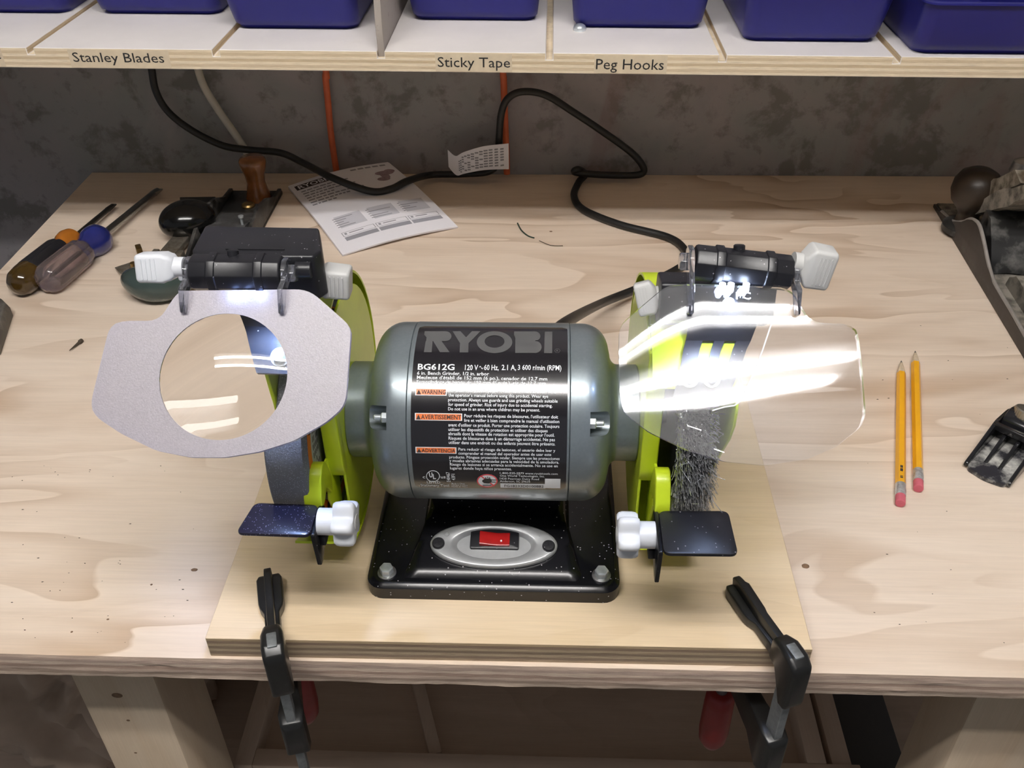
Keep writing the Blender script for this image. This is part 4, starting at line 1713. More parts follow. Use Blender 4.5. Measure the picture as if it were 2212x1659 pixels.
def lamp_head(side, e0, e1, rad, boxdir):
    a, b = V(e0), V(e1)
    ax = (b - a).normalized()
    BM = frame(a, ax, (0, -math.cos(SE), math.sin(SE)) if side == 'R' else (0, -math.cos(math.radians(40)), math.sin(math.radians(40))))
    L = (b - a).length
    mb = MB()

    def octa(r, h, ofs=22.5):
        return [BM @ V((r * math.cos(math.radians(ofs + 45 * i)), r * math.sin(math.radians(ofs + 45 * i)), h)) for i in range(8)]
    seq = [(.94, 0), (1, .0012), (1, L * .20), (1.10, L * .205), (1.10, L * .29), (1.0, L * .295), (1.0, L * .72), (1.10, L * .725), (1.10, L * .81), (1, L * .815), (1, L - .0012), (.94, L)]
    mb.loft([octa(rad * r, h) for r, h in seq])
    bar = mb.build('lamp_bar', M_BLACKP, gr, bevel=.0006, seg=2, angle=30)
    mb = MB()
    c = (a + b) / 2
    mb.lathe([(.0030, 0), (.0030, rad + .0018), (.0024, rad + .0023)], frame(c + ax * (-.002), V((0, .35, .94)), (1, 0, 0)), 20)
    mb.build('lamp_button', M_BLACKP, bar)
    return bar, BM, L


barL, BML, LL = lamp_head('L', at(418, 588, y=.430), at(612, 590, y=.430), .0100, None)
barR, BMR, LR_ = lamp_head('R', at(1498, 566, y=.430), at(1706, 590, y=.430), .0094, None)

# battery boxes behind the bars
mb = MB()
zt_ = .2560
tp = [(-.1945, .4725), (-.1285, .4710), (-.1215, .4440), (-.1250, .4375), (-.1890, .4375), (-.1930, .4435)]
mb.loft([[(p[0], p[1], .2290) for p in tp], [(p[0], p[1], .2500) for p in tp], [(p[0] * .985 - .0023, p[1] * .985 + .0068, zt_) for p in tp]])
bxL = mb.build('battery_box', M_BLACKP, gr, bevel=.0014, seg=3)
for xa_, xb_ in ((-.1885, -.1800), (-.1350, -.1268)):
    k = MB()
    k.tube([(xa_, .4365, .2485), (xb_, .4365, .2485)], .0045, 18)
    k.build('hinge', M_BLACKP, bxL)
k = MB()
k.box((-.174, .4440, .2556), (-.142, .4448, .2566))
k.build('lid_seam', M_WIREHUB, bxL)
mb = MB()
xl_ = at(1424, 600, y=.452)[0]
mb.prism(round_poly([(.440, .2400), (.462, .2350), (.466, .2120), (.452, .2050), (.436, .2180)], .003), xl_, xl_ + .062, Matrix(((0, 0, 1, 0), (1, 0, 0, 0), (0, 1, 0, 0), (0, 0, 0, 1))))
mb.build('battery_box', M_BLACKP, gr, bevel=.0012, seg=2)

# black mounting brackets bolted to the guard bands, leaning outwards, with two windows
for s, lo_, hi_ in ((-1, (-.1285, -.1640), (-.1340, -.1760)), (1, (.0690, .0985), (.0800, .1180))):
    prof_ = [pol(0, .0906, d) for d in ((44, 48, 52, 56, 61, 65) if s > 0 else (50, 53, 56, 59, 62, 65))] + [V((0, .4400, .2160)), V((0, .4425, .2360))]
    n_p = len(prof_) - 1

    def strip(mb, i0, i1, f0, f1):
        ring_ = []
        for i in range(i0, i1 + 1):
            p = prof_[i]
            d = (prof_[min(i + 1, n_p)] - prof_[max(i - 1, 0)]).normalized()
            nn = V((0, -d[2], d[1])) * .0022
            t = i / n_p
            xa_ = lo_[0] + (hi_[0] - lo_[0]) * t
            xb_ = lo_[1] + (hi_[1] - lo_[1]) * t
            a, b = xa_ + (xb_ - xa_) * f0, xa_ + (xb_ - xa_) * f1
            ring_.append([(a, p[1], p[2]), (b, p[1], p[2]), (b, p[1] + nn[1], p[2] + nn[2]), (a, p[1] + nn[1], p[2] + nn[2])])
        mb.loft(ring_)
    mb = MB()
    strip(mb, 0, 3, 0, 1)
    for f0, f1 in ((0, .26), (.44, .60), (.78, 1)) if s > 0 else ((0, 1),):
        strip(mb, 3, 5, f0, f1)
    strip(mb, 5, n_p, 0, 1)
    bk = mb.build('lamp_bracket', M_BLACKP, gr)
    for xx in (.30, .70):
        x_ = lo_[0] + (lo_[1] - lo_[0]) * xx
        p = pol(x_, .0926, 50 if s > 0 else 55)
        n_ = (p - V((x_, AY, AZ))).normalized()
        k = MB()
        k.lathe([(.0048, -.001), (.0048, .0008), (.0030, .001), (.0030, .0036), (.0022, .0042)], frame(p, n_, (1, 0, 0)), 20)
        k.build('bracket_bolt', M_STEEL, bk)

# clear arms from the bars down to the shields, pins
for side, xs_, ptf, uvf in (('L', (398, 625), ptL, uvL), ('R', (1488, 1702), ptR, uvR)):
    for i, px in enumerate(xs_):
        bar0 = (at(418, 588, y=.430), at(612, 590, y=.430)) if side == 'L' else (at(1498, 566, y=.430), at(1706, 590, y=.430))
        c = bar0[i] + (bar0[i] - bar0[1 - i]).normalized() * .0018
        u, _ = uvf(px, 640)
        u = c[0] - (TL if side == 'L' else TR_)[0]
        a = ptf(u, .0125, .0004)
        b = ptf(u, .0, .0004)
        q = ptf(u, .001, .0085)
        r_ = ptf(u, .0125, .003)
        hexp = [(c[1] + .0086 * math.cos(math.radians(t)), c[2] + .0086 * math.sin(math.radians(t))) for t in (-20, 20, 60, 100, 140, 175)]
        poly = hexp + [(q[1], q[2]), (r_[1], r_[2]), (a[1], a[2]), (b[1], b[2] - .001)]
        k = MB()
        yz_plate(k, poly, c[0] - .0014, c[0] + .0014)
        am = k.build('shield_arm', M_CLEAR2, shl if side == 'L' else shr, bevel=.0004, seg=1)
        k = MB()
        sgn_ = -1 if i == 0 else 1
        k.lathe([(.0052, 0), (.0052, .0034), (.0044, .0042)], frame(c + V((sgn_ * .0014, 0, 0)), (sgn_, 0, 0), (0, 0, 1)), 6)
        k.build('hex_pin', M_CLEAR2 if (side, i) in (('L', 1), ('R', 0)) else M_KNOB, shl if side == 'L' else shr, bevel=.0003, angle=25)


# wing knobs
def wing_knob(p0, p1, tall, mat, flip=1., rs=.0054, tilt_=0.):
    """p0 on the bar end, p1 centre of the grip"""
    a, b = V(p0), V(p1)
    d = (b - a)
    L = d.length
    KM = frame(a, d, (0, .25, 1)) @ Matrix.Rotation(tilt_, 4, 'Z')
    mb = MB()
    mb.lathe([(rs, 0), (rs, L * .55), (rs * 1.02, L * .62)], KM, 28)
    hub = mb.build('knob_shaft', mat, gr)
    mb = MB()
    rings = []
    for h, wx, wy in ((L * .40, .0050, .0050), (L * .56, .0064, .0066), (L * .72, .0070, tall * .90), (L * .86, .0071, tall), (L * 1.94, .0068, tall * .97), (L * 2.05, .0060, tall * .88)):
        rings.append([KM @ V((p[0], p[1], h)) for p in rrect(-wy, wy, -wx, wx, .0022, 4)])
    mb.loft(rings)
    g_ = mb.build('wing_grip', mat, hub, bevel=.0005, angle=40)
    mb = MB()
    for j in range(4):
        h = L * (1.1 + .20 * j)
        for sg in (-1, 1):
            mb.box((-tall * .7, sg * .0071 - .0003, h), (tall * .7, sg * .0071 + .0003, h + .0007), 0, KM)
    mb.build('grip_ribs', mat, hub)
    return hub


e = at(400, 577, y=.430)
wing_knob(e, at(352, 577, y=.430), .0078, M_KNOB, tilt_=.1)
e = at(668, 602, y=.452)
wing_knob(e, at(712, 606, y=.452), .0088, M_KNOB2, tilt_=.2)
e = at(1712, 566, y=.430)
wing_knob(e, at(1752, 573, y=.430), .0108, M_KNOB2, tilt_=.15)
e = at(1432, 636, y=.452)
wing_knob(e, at(1404, 642, y=.452), .0095, M_KNOB2, tilt_=.2)

# LEDs under the bars, with their own light
for side, leds, en in (('L', (508, 532, 566), .010), ('R', (1560, 1578, 1611), .010)):
    for px in leds:
        p = at(px, 622 if side == 'R' else 640, y=.4180 if side == 'R' else .4200)
        p = V((p[0], p[1], p[2] - .0005))
        k = MB()
        k.lathe([(.0017, .003), (.0017, -.001), (.0014, -.0018), (.0006, -.0024)], Matrix.Translation(p), 16)
        k.build('led', M_LEDL if side == 'L' else M_LED, barL if side == 'L' else barR)
    c = at(sum(leds) / 3, 624, y=.4165)
    ld = bpy.data.lights.new('led_spot', 'SPOT')
    ld.energy = .22 if side == 'R' else .70
    ld.color = (.50, .64, 1.) if side == 'R' else (.38, .54, 1.)
    ld.spot_size = math.radians(100 if side == 'R' else 66)
    ld.spot_blend = .8
    ld.shadow_soft_size = .004
    lo = bpy.data.objects.new('led_spot', ld)
    COL.objects.link(lo)
    lo.matrix_world = frame(V((c[0], .4205, .2360)) if side == 'L' else V((c[0], c[1] - .001, c[2] - .006)), V((0, -.05 if side == 'L' else -.12, 1)), (1, 0, 0))
    lo.parent = gr
    lo.matrix_parent_inverse = WM[gr.name].inverted()

# ================================================================== PAPER MANUAL
mTL, mBR, mBL = at(622, 402, z=.003), at(987, 489, z=.003), at(740, 550, z=.003)
mTR = at(838, 350, y=1.100)
man = thing('paper_manual', (mBL + (mTR - mBL) * .5)[:2] + (0,), 'white printed instruction manual lying curled under the black cord', 'manual')


def page(u, v, h=0.):
    p = mTL * (1 - u) * (1 - v) + mTR * u * (1 - v) + mBL * (1 - u) * v + mBR * u * v
    z = p[2] + .0045 * math.sin(PI * u) * (1 - .2 * v) + .003 * math.sin(PI * v)
    return V((p[0], p[1], z + h))


def sheet(h0, h1, name, mat, parent, sx=0., sy=0.):
    n_ = 18
    k = MB()
    A = [[page(i / n_ * (1 + sx), j / n_ * (1 + sy), h1) for i in range(n_ + 1)] for j in range(n_ + 1)]
    B = [[page(i / n_ * (1 + sx), j / n_ * (1 + sy), h0) for i in range(n_ + 1)] for j in range(n_ + 1)]
    k.add([p for r in A for p in r], [(j * (n_ + 1) + i, j * (n_ + 1) + i + 1, (j + 1) * (n_ + 1) + i + 1, (j + 1) * (n_ + 1) + i) for j in range(n_) for i in range(n_)])
    k.add([p for r in B for p in r], [(j * (n_ + 1) + i, (j + 1) * (n_ + 1) + i, (j + 1) * (n_ + 1) + i + 1, j * (n_ + 1) + i + 1) for j in range(n_) for i in range(n_)])
    bo = lambda X: [X[0][i] for i in range(n_)] + [X[j][n_] for j in range(n_)] + [X[n_][i] for i in range(n_, 0, -1)] + [X[j][0] for j in range(n_, 0, -1)]
    k.loft([bo(B), bo(A)], False, False)
    return k.build(name, mat, parent, angle=60)


sheet(-.0028, -.0010, 'inner_pages', M_PAPER, man, .012, -.006)
cv = sheet(-.0008, 0., 'cover', M_PAPER, man)


def pq(k, u0, u1, v0, v1, h=.0002, n_=6):
    k.add([page(u0 + (u1 - u0) * i / n_, v, h) for v in (v0, v1) for i in range(n_ + 1)], [(i, i + 1, n_ + 2 + i, n_ + 1 + i) for i in range(n_)])


k = MB()
pq(k, .04, .36, .045, .115)
k.build('title_block', M_PRINTD, cv)
k = MB()
put_text(k, 'RYOBI', lambda u, v: page(.065 + .27 * u, .105 - .048 * v, .00045), .02)
k.build('title_lettering', M_PAPER, cv)
k = MB()
random.seed(5)
for i in range(7):
    L_ = (.42, .30, .46, .26, .50, .34, .22)[i]
    u = .06
    while u < .06 + L_:
        wl = random.uniform(.02, .06)
        pq(k, u, u + wl, .145 + i * .037, .145 + i * .037 + .015, n_=2)
        u += wl + .012
for i in range(5):
    pq(k, .60 + i * .072, .655 + i * .072, .035, .055, n_=2)
k.build('text_lines', M_PRINT, cv)
k = MB()
for (u, v, ru, rv) in ((.86, .17, .09, .035), (.84, .215, .04, .05), (.80, .26, .06, .03), (.92, .15, .05, .03)):
    k.add([page(u + ru * math.cos(a * PI / 10), v + rv * math.sin(a * PI / 10), .0002) for a in range(20)], [list(range(20))])
k.build('cover_picture', plain('faded_cover_picture', (.33, .24, .27, 1), .7, var=.2, vscale=200), cv)
for i, (u0, u1) in enumerate(((.10, .385), (.40, .675), (.69, .955))):
    k = MB()
    pq(k, u0 + .03, u1 - .02, .60, .74)
    k.build('text_panel', M_PRINTL, cv)
    k = MB()
    pq(k, u0, u1, .845, .885)
    k.build('footer_bar', M_PRINT, cv)
    k = MB()
    for (a_, b_, c_, d_) in ((u0, u1, .79, .793), (u0, u1, .833, .836), (u0, u0 + .006, .79, .836), (u1 - .006, u1, .79, .836), (u0 + .02, u0 + .04, .80, .82), (u0 + .06, u1 - .1, .805, .814)):
        pq(k, a_, b_, c_, d_)
    for q_ in range(5):
        pq(k, u0 + .01, u0 + .025 + random.random() * .2, .62 + q_ * .025, .628 + q_ * .025, .0003, 2)
    k.build('frame_lines', M_PRINT, cv)

# ================================================================== SCREWDRIVERS
def driver(butt, tip, r, hl, prof, mats, label, shaft_r, flute, tipw):
    b, t = V(butt), V(tip)
    b.z = r + .0003
    t.z = shaft_r + .004
    d = (t - b)
    L = d.length
    DM = frame(b, d, (0, 0, 1))
    rt = thing('screwdriver', (b[0], b[1], 0), label, 'screwdriver')
    for nm, mt, seq, fl in prof:
        k = MB()
        rings = []
        for rr, h in seq:
            ring = []
            for i in range(48):
                a = 2 * PI * i / 48
                q = rr * r * (1 - (flute if fl else 0) * max(0, math.cos(6 * a)) ** 3)
                ring.append(DM @ V((q * math.cos(a), q * math.sin(a), h * hl)))
            rings.append(ring)
        k.loft(rings)
        k.build(nm, mats[mt], rt, angle=40)
    k = MB()
    k.lathe([(shaft_r, hl * .95), (shaft_r, L - .012), (shaft_r * .8, L - .004)], DM, 16)
    rings = [[DM @ V(p) for p in ((-.0006 - shaft_r * .5 * (1 - f), -w__, h), (.0006 + shaft_r * .5 * (1 - f), -w__, h), (.0006 + shaft_r * .5 * (1 - f), w__, h), (-.0006 - shaft_r * .5 * (1 - f), w__, h))] for h, w__, f in ((L - .016, shaft_r * .9, 0), (L - .006, tipw, .7), (L, tipw, 1.))]
    k.loft(rings)
    k.build('shaft', mats['shaft'], rt, angle=35)


driver(at(96, 612, z=.016), at(344, 408, z=.008), .0165, .100,
       [('handle', 'h', [(.45, 0), (.80, .03), (.97, .09), (1., .18), (.98, .5), (.96, .66), (.80, .72)], True),
        ('collar', 'c', [(.72, .70), (.74, .80), (.95, .88), (1.04, .96), (1.0, 1.04), (.75, 1.10), (.3, 1.12)], False)],
       {'h': M_ACETATE, 'c': M_BLUEAC, 'shaft': M_BLADE}, 'screwdriver with clear fluted handle and dark blue collar', .0040, .10, .0048)
driver(at(44, 612, z=.015), at(247, 443, z=.006), .0155, .090,
       [('butt_cap', 'b', [(.35, -.10), (.70, -.07), (.93, .0), (1., .12), (1., .2)], False),
        ('handle', 'h', [(1.0, .19), (1.02, .22), (1.0, .5), (.97, .78), (.88, .84)], True),
        ('collar', 'c', [(.62, .82), (.66, .90), (.86, .98), (.92, 1.06), (.82, 1.14), (.4, 1.18)], False)],
       {'h': M_BLACKH, 'b': M_AMBERH, 'c': M_ORANGEH, 'shaft': M_BLADED}, 'screwdriver with black grip and orange collar at the bench edge', .0030, .12, .0032)


# ================================================================== SPOKESHAVE / SCRAPER
def blob(c, rx, ry, rz, rotz=0., squash=0., bend=0., n=40):
    k = MB()
    rings = []
    for j in range(1, 24):
        ph = PI * j / 24
        ring = []
        for i in range(n):
            a = 2 * PI * i / n
            p = V((rx * math.sin(ph) * math.cos(a), ry * math.sin(ph) * math.sin(a), rz * math.cos(ph)))
            p.y += bend * (p.x / rx) ** 2
            p.z = max(p.z, -rz * (1 - squash))
            p = Matrix.Rotation(rotz, 3, 'Z') @ p
            ring.append(V(c) + p)
        rings.append(ring)
    k.loft(rings)
    return k


sp0 = at(350, 560, z=0)
sv = thing('cabinet_scraper', (sp0[0], sp0[1], 0), 'old hand scraper with one black and one grey green rounded handle', 'scraper')
c = at(398, 478, z=.020)
hb = blob((c[0] + .004, c[1], .022), .031, .026, .0215, .5).build('handle', M_JAPAN, sv, angle=60)
hb['label'] = 'glossy black handle'
c2 = at(335, 612, z=.018)
ht = blob((c2[0] + .004, c2[1] - .002, .0195), .039, .020, .019, .15, 0, .012).build('handle', M_TEAL, sv, angle=60)
ht['label'] = 'grey green enamelled handle'
# nickel strap between the handles
k = MB()
a, b = at(392, 512, z=.012), at(340, 572, z=.012)
d = (b - a)
SMx = frame((a[0], a[1], .010), d, (0, 0, 1))
k.prism(rrect(-.0035, .0035, -.0095, .0095, .001, 3), 0, d.length, SMx)
k.build('strap', M_NICKEL, sv, bevel=.0006)
k = MB()
for sg in (-1, 1):
    k.prism(rrect(-.005, .004, sg * .014 - .0035, sg * .014 + .0035, .001, 3), d.length * .52, d.length * .68, SMx)
k.build('thumb_screw', M_NICKEL, sv, bevel=.0006)
k = MB()
q = [at(*p, z=.006) for p in ((248, 578), (318, 556), (352, 585), (280, 614))]
k.prism([(p[0], p[1]) for p in q], .0045, .0065)
k.build('blade', M_NICKEL, sv, bevel=.0003, seg=1)
k = MB()
q = at(293, 590, z=.008)
k.lathe([(.0052, 0), (.0052, .008), (.0030, .009), (.0030, .014)], Matrix.Translation((q[0], q[1], .0065)), 14)
k.build('clamp_screw', M_BRASS, sv)
k = MB()
q = at(302, 545, z=.006)
k.prism(rrect(-.003, .003, -.0065, .0065, .0012, 3), 0, .013, Matrix.Translation((q[0], q[1], .0)) @ Matrix.Rotation(.5, 4, 'Z'))
k.build('depth_stop', M_BRASS, sv, bevel=.0005)
k = MB()
q = [at(*p, z=.008) for p in ((388, 426), (466, 425), (458, 452), (440, 470), (392, 462))]
k.prism([(p[0], p[1]) for p in q], .0, .0085)
k.build('toe_plate', M_PLANEBK, sv, bevel=.001)

# ================================================================== HAND PLANE BEHIND THE GUARD
pl0 = at(540, 470, z=0)
hp = thing('hand_plane', (pl0[0], pl0[1], 0), 'old black hand plane with an amber wooden front knob', 'hand plane')
k = MB()
fl = at(470, 485, z=0)
fr2 = at(583, 487, z=0)
bl_, br_ = at(489, 428, z=0), at(616, 430, z=0)
dirv = V((bl_[0] - fl[0], bl_[1] - fl[1], 0)).normalized()
x_l, x_r = -.390, -.326
k.box((x_l, .86, 0), (x_r, 1.052, .0045))
k.build('sole', M_PLANEBK, hp, bevel=.0006)
for xx in (x_l, x_r - .004):
    k = MB()
    k.prism(round_poly([(.86, .002), (1.050, .002), (1.050, .009), (1.020, .011), (.990, .024), (.955, .030), (.915, .022), (.88, .010), (.86, .009)], .006), xx, xx + .004, Matrix(((0, 0, 1, 0), (1, 0, 0, 0), (0, 1, 0, 0), (0, 0, 0, 1))))
    k.build('cheek', M_PLANEBK, hp, bevel=.0006)
k = MB()
kp = at(557, 430, z=.006)
k.lathe([(.0145, .004), (.0150, .008), (.0125, .016), (.0108, .026), (.0120, .036), (.0145, .044), (.0158, .050), (.0156, .054), (.0135, .0565), (.004, .057)], Matrix.Translation((kp[0], 1.030, 0)), 36)
k.build('front_knob', M_AMBER, hp, angle=50)
k = MB()
k.prism([(.905, .0045), (.985, .0045), (.985, .008), (.930, .020), (.922, .020)], x_l + .010, x_r - .010, Matrix(((0, 0, 1, 0), (1, 0, 0, 0), (0, 1, 0, 0), (0, 0, 0, 1))))
k.build('frog', dusty('frog_grey', (.055, .055, .056, 1), (.12, .12, .12, 1), .4, 50, .45, seed=2.), hp, bevel=.0008)
k = MB()
q = at(523, 481, z=.022)
k.lathe([(.0016, 0), (.0016, .016), (.0030, .0165), (.0030, .0185), (.0015, .019)], Matrix.Translation((q[0], q[1], .012)), 14)
k.build('cap_screw', M_STEEL, hp)
k = MB()
q = at(535, 437, z=.010)
k.lathe([(.0075, 0), (.0080, .002), (.0065, .004), (.004, .0045)], Matrix.Translation((q[0], q[1], .0045)), 20)
k.build('knob_washer', M_BRASS, hp)

# ================================================================== LARGE PLANE AT THE RIGHT
A_, B_ = at(2015, 447, z=0), at(2205, 765, z=0)
dv = (B_ - A_).normalized()
nv = V((-dv[1], dv[0], 0))
if nv[0] < 0:
    nv = -nv
jp = thing('bench_plane', (A_ + (B_ - A_) * .5 + nv * .03)[:2] + (0,), 'large dusty iron bench plane with dark round knob at right', 'bench plane')
PM = Matrix(((dv[0], nv[0], 0, A_[0]), (dv[1], nv[1], 0, A_[1]), (0, 0, 1, 0), (0, 0, 0, 1)))
PMI = PM.inverted()
cp = []
for p in ((2012, 436), (2030, 457), (2054, 478), (2076, 479), (2088, 474), (2099, 475), (2111, 487), (2121, 523), (2131, 572), (2144, 613), (2178, 671), (2211, 730)):
    q = PMI @ at_plane(*p, A_, nv)
    cp.append((q[0], max(q[2], .004)))
ln = (B_ - A_).length + .09
cheek = [(0., 0.)] + [(max(a, 0.), b) for a, b in cp] + [(ln, cp[-1][1]), (ln, 0)]
XZ = Matrix(((1, 0, 0, 0), (0, 0, 1, 0), (0, 1, 0, 0), (0, 0, 0, 1)))
for off in (0, .068):
    k = MB()
    k.prism(cheek, off, off + .0045, PM @ XZ, 0, 0)
    ck = k.build('cheek', M_PLANESIDE, jp, bevel=.0005)
    k = MB()
    pts2 = [PM @ V((a, off + .0022, b + .0002)) for a, b in cheek[2:-2]]
    k.tube(spline(pts2, 4), .0019, 8)
    k.build('ground_edge', M_PLANEEDGE, ck)
k = MB()
k.box((0, .004, .0), (ln, .069, .005), 0, PM)
k.build('sole', M_PLANEDUST, jp)
k = MB()
kb = at(2107, 415, z=.050)
kloc = PMI @ V((kb[0], kb[1], 0))
k.lathe([(.018, .004), (.018, .010), (.0125, .016), (.0115, .024), (.0150, .031), (.0225, .040), (.0255, .051), (.0245, .062), (.0195, .071), (.0110, .076), (.002, .0775)], Matrix.Translation((kb[0], kb[1], 0)), 44)
k.build('front_knob', M_KNOBWOOD, jp, angle=50)
k = MB()
k.lathe([(.024, .0), (.024, .006), (.020, .009), (.018, .010)], Matrix.Translation((kb[0], kb[1], .0045)), 32)
k.build('knob_boss', M_PLANEBK, jp)
random.seed(3)


def lump(name, u0, u1, v0, v1, prof, mat, amp=.0015):
    """rough casting: side profile in (length, height) swept across the width"""
    k = MB()
    rings = []
    n_ = 10
    pr = []
    for i in range(len(prof)):
        a, b = prof[i], prof[(i + 1) % len(prof)]
        for t in range(4):
            pr.append((a[0] + (b[0] - a[0]) * t / 4, a[1] + (b[1] - a[1]) * t / 4))
    for i in range(n_ + 1):
        v = v0 + (v1 - v0) * i / n_
        rings.append([PM @ V((u + amp * mnoise.noise(V((u * 90, v * 90, z * 90))), v, z + amp * mnoise.noise(V((u * 80 + 9, v * 80, z * 80))))) for u, z in pr])
    k.loft(rings)
    return k.build(name, mat, jp, angle=40)


lump('frog', 0, 0, .012, .060, [(.100, .006), (.165, .006), (.160, .020), (.130, .050), (.112, .052)], M_PLANEBK)
lump('cutter_iron', 0, 0, .016, .056, [(.062, .030), (.072, .026), (.150, .075), (.190, .108), (.180, .112), (.110, .072)], M_PLANEDUST, .0022)
lump('lever_cap', 0, 0, .020, .052, [(.058, .044), (.075, .040), (.120, .074), (.150, .100), (.130, .104), (.088, .075)], dusty('rusty_cap', (.065, .048, .028, 1), (.24, .215, .175, 1), .5, 80, .6, seed=11.), .003)
lump('tote_base', 0, 0, .022, .054, [(.185, .004), (.275, .004), (.275, .014), (.255, .022), (.200, .024), (.188, .016)], M_PLANEDUST, .001)
k = MB()
q = at(2214, 405, z=.09)
k.lathe([(.010, 0), (.012, .006), (.010, .016), (.004, .019)], PM @ Matrix.Translation((.10, .040, .085)), 20)
k.build('lever_knob', M_DSTEEL, jp)

# ================================================================== SMALL BLOCK PLANE
D_ = V((.69, .7238, 0))
W_ = V((.7238, -.69, 0))
o0 = at(2078, 1010, z=0)
BPM = Matrix(((D_[0], W_[0], 0, o0[0]), (D_[1], W_[1], 0, o0[1]), (0, 0, 1, 0), (0, 0, 0, 1)))
bp = thing('block_plane', (BPM @ V((.04, .017, 0)))[:2] + (0,), 'small black block plane with knurled metal knob and white dust', 'block plane')
M_BPB = dusty('block_plane_black', (.012, .012, .014, 1), (.42, .41, .38, 1), .26, 85, .22, seed=12.)
M_BPD = dusty('block_plane_dusty_floor', (.020, .020, .026, 1), (.55, .54, .50, 1), .48, 60, .35, seed=14.)
WD = .0365
k = MB()
k.prism(round_poly([(-.001, .003), (.086, 0), (.092, WD / 2), (.086, WD), (-.001, WD - .003), (-.004, WD / 2)], .004), 0, .004, BPM)
k.build('sole', M_BPD, bp, bevel=.0006)
for off in (0, WD - .003):
    k = MB()
    k.prism(round_poly([(0, .002), (.088, .002), (.088, .012), (.070, .020), (.045, .023), (.020, .013), (.0, .006)], .004), off, off + .003, BPM @ XZ)
    k.build('cheek', M_BPB, bp, bevel=.0008)
k = MB()
k.prism(round_poly([(.040, .017), (.044, .017), (.044, .023), (.040, .023)], .0008), .001, WD - .001, BPM @ XZ)
k.build('cross_bar', M_BPB, bp, bevel=.0005)
for vv in (.010, .021):
    k = MB()
    k.prism([(.012, .0035), (.052, .0035), (.052, .017), (.040, .015)], vv, vv + .003, BPM @ XZ)
    k.build('rib', M_BPB, bp, bevel=.0006)
k = MB()
k.prism(round_poly([(.048, .0035), (.078, .0035), (.078, .022), (.062, .028), (.050, .024)], .004), .0035, WD - .0035, BPM @ XZ)
k.build('lever_cap', M_BPB, bp, bevel=.001)
k = MB()
rings = []
KM = BPM @ frame((.066, WD / 2, .022), (.35, 0, 1), (0, 1, 0))
for r, h, kn in ((.010, -.004, 0), (.0128, 0, 0), (.0132, .001, 1), (.0132, .0062, 1), (.0122, .0072, 0), (.004, .0076, 0)):
    rings.append([KM @ V((r * (1 - (.035 if (kn and i % 2) else 0)) * math.cos(2 * PI * i / 72), r * (1 - (.035 if (kn and i % 2) else 0)) * math.sin(2 * PI * i / 72), h)) for i in range(72)])
k.loft(rings)
k.build('knurled_knob', plain('nickel_knob', (.50, .48, .42, 1), .3, metal=.9, var=.15), bp, angle=20)

# ================================================================== PENCILS
for tip, end, lab in (((1947, 779), (1945, 1088), 'yellow pencil with a dark stamp, on the left of the pair'), ((1977, 758), (1984, 1056), 'yellow pencil lying slightly further back, on the right of the pair')):
    r_ = .0039
    a, b = at(*end, z=r_), at(*tip, z=r_)
    L = (b - a).length
    PMx = frame(a, b - a, (0, 0, 1))
    pn = thing('pencil', (a[0], a[1], 0), lab, 'pencil', 'pair of yellow pencils')
    k = MB()
    k.lathe([(.0036, 0), (.0037, .001), (.0037, .0095)], PMx, 20)
    k.build('eraser', M_ERASER, pn, bevel=.0004)
    k = MB()
    k.lathe([(.0038, .0085), (.0040, .009), (.0038, .0125), (.0041, .0135), (.0038, .0145), (.0041, .0155), (.0038, .0165), (.0039, .0215)], PMx, 24)
    k.build('ferrule', M_FERR, pn, angle=50)
    k = MB()
    k.lathe([(r_, .0205), (r_, L - .021)], PMx, 6, a0=PI / 6)
    bd_ = k.build('barrel', M_YPENCIL, pn, angle=20)
    k = MB()
    k.lathe([(r_ * .97, L - .0215), (r_ * .96, L - .0205), (.0012, L - .0045)], PMx, 18)
    k.build('sharpened_cone', M_PWOOD, pn)
    k = MB()
    k.lathe([(.0012, L - .0046), (.0002, L)], PMx, 12)
    k.build('lead', M_LEAD, pn)
    if 'stamp' in lab:
        k = MB()
        hz_ = r_ * .87 + .0001
        for x0_, x1_ in ((.026, .0275), (.028, .0288), (.034, .0375), (.0382, .0412)):
            k.add([PMx @ V(p) for p in ((hz_, -.0010, x0_), (hz_, .0010, x0_), (hz_, .0010, x1_), (hz_, -.0010, x1_))], [(0, 1, 2, 3)])
        k.build('stamp', M_PRINTD, pn)

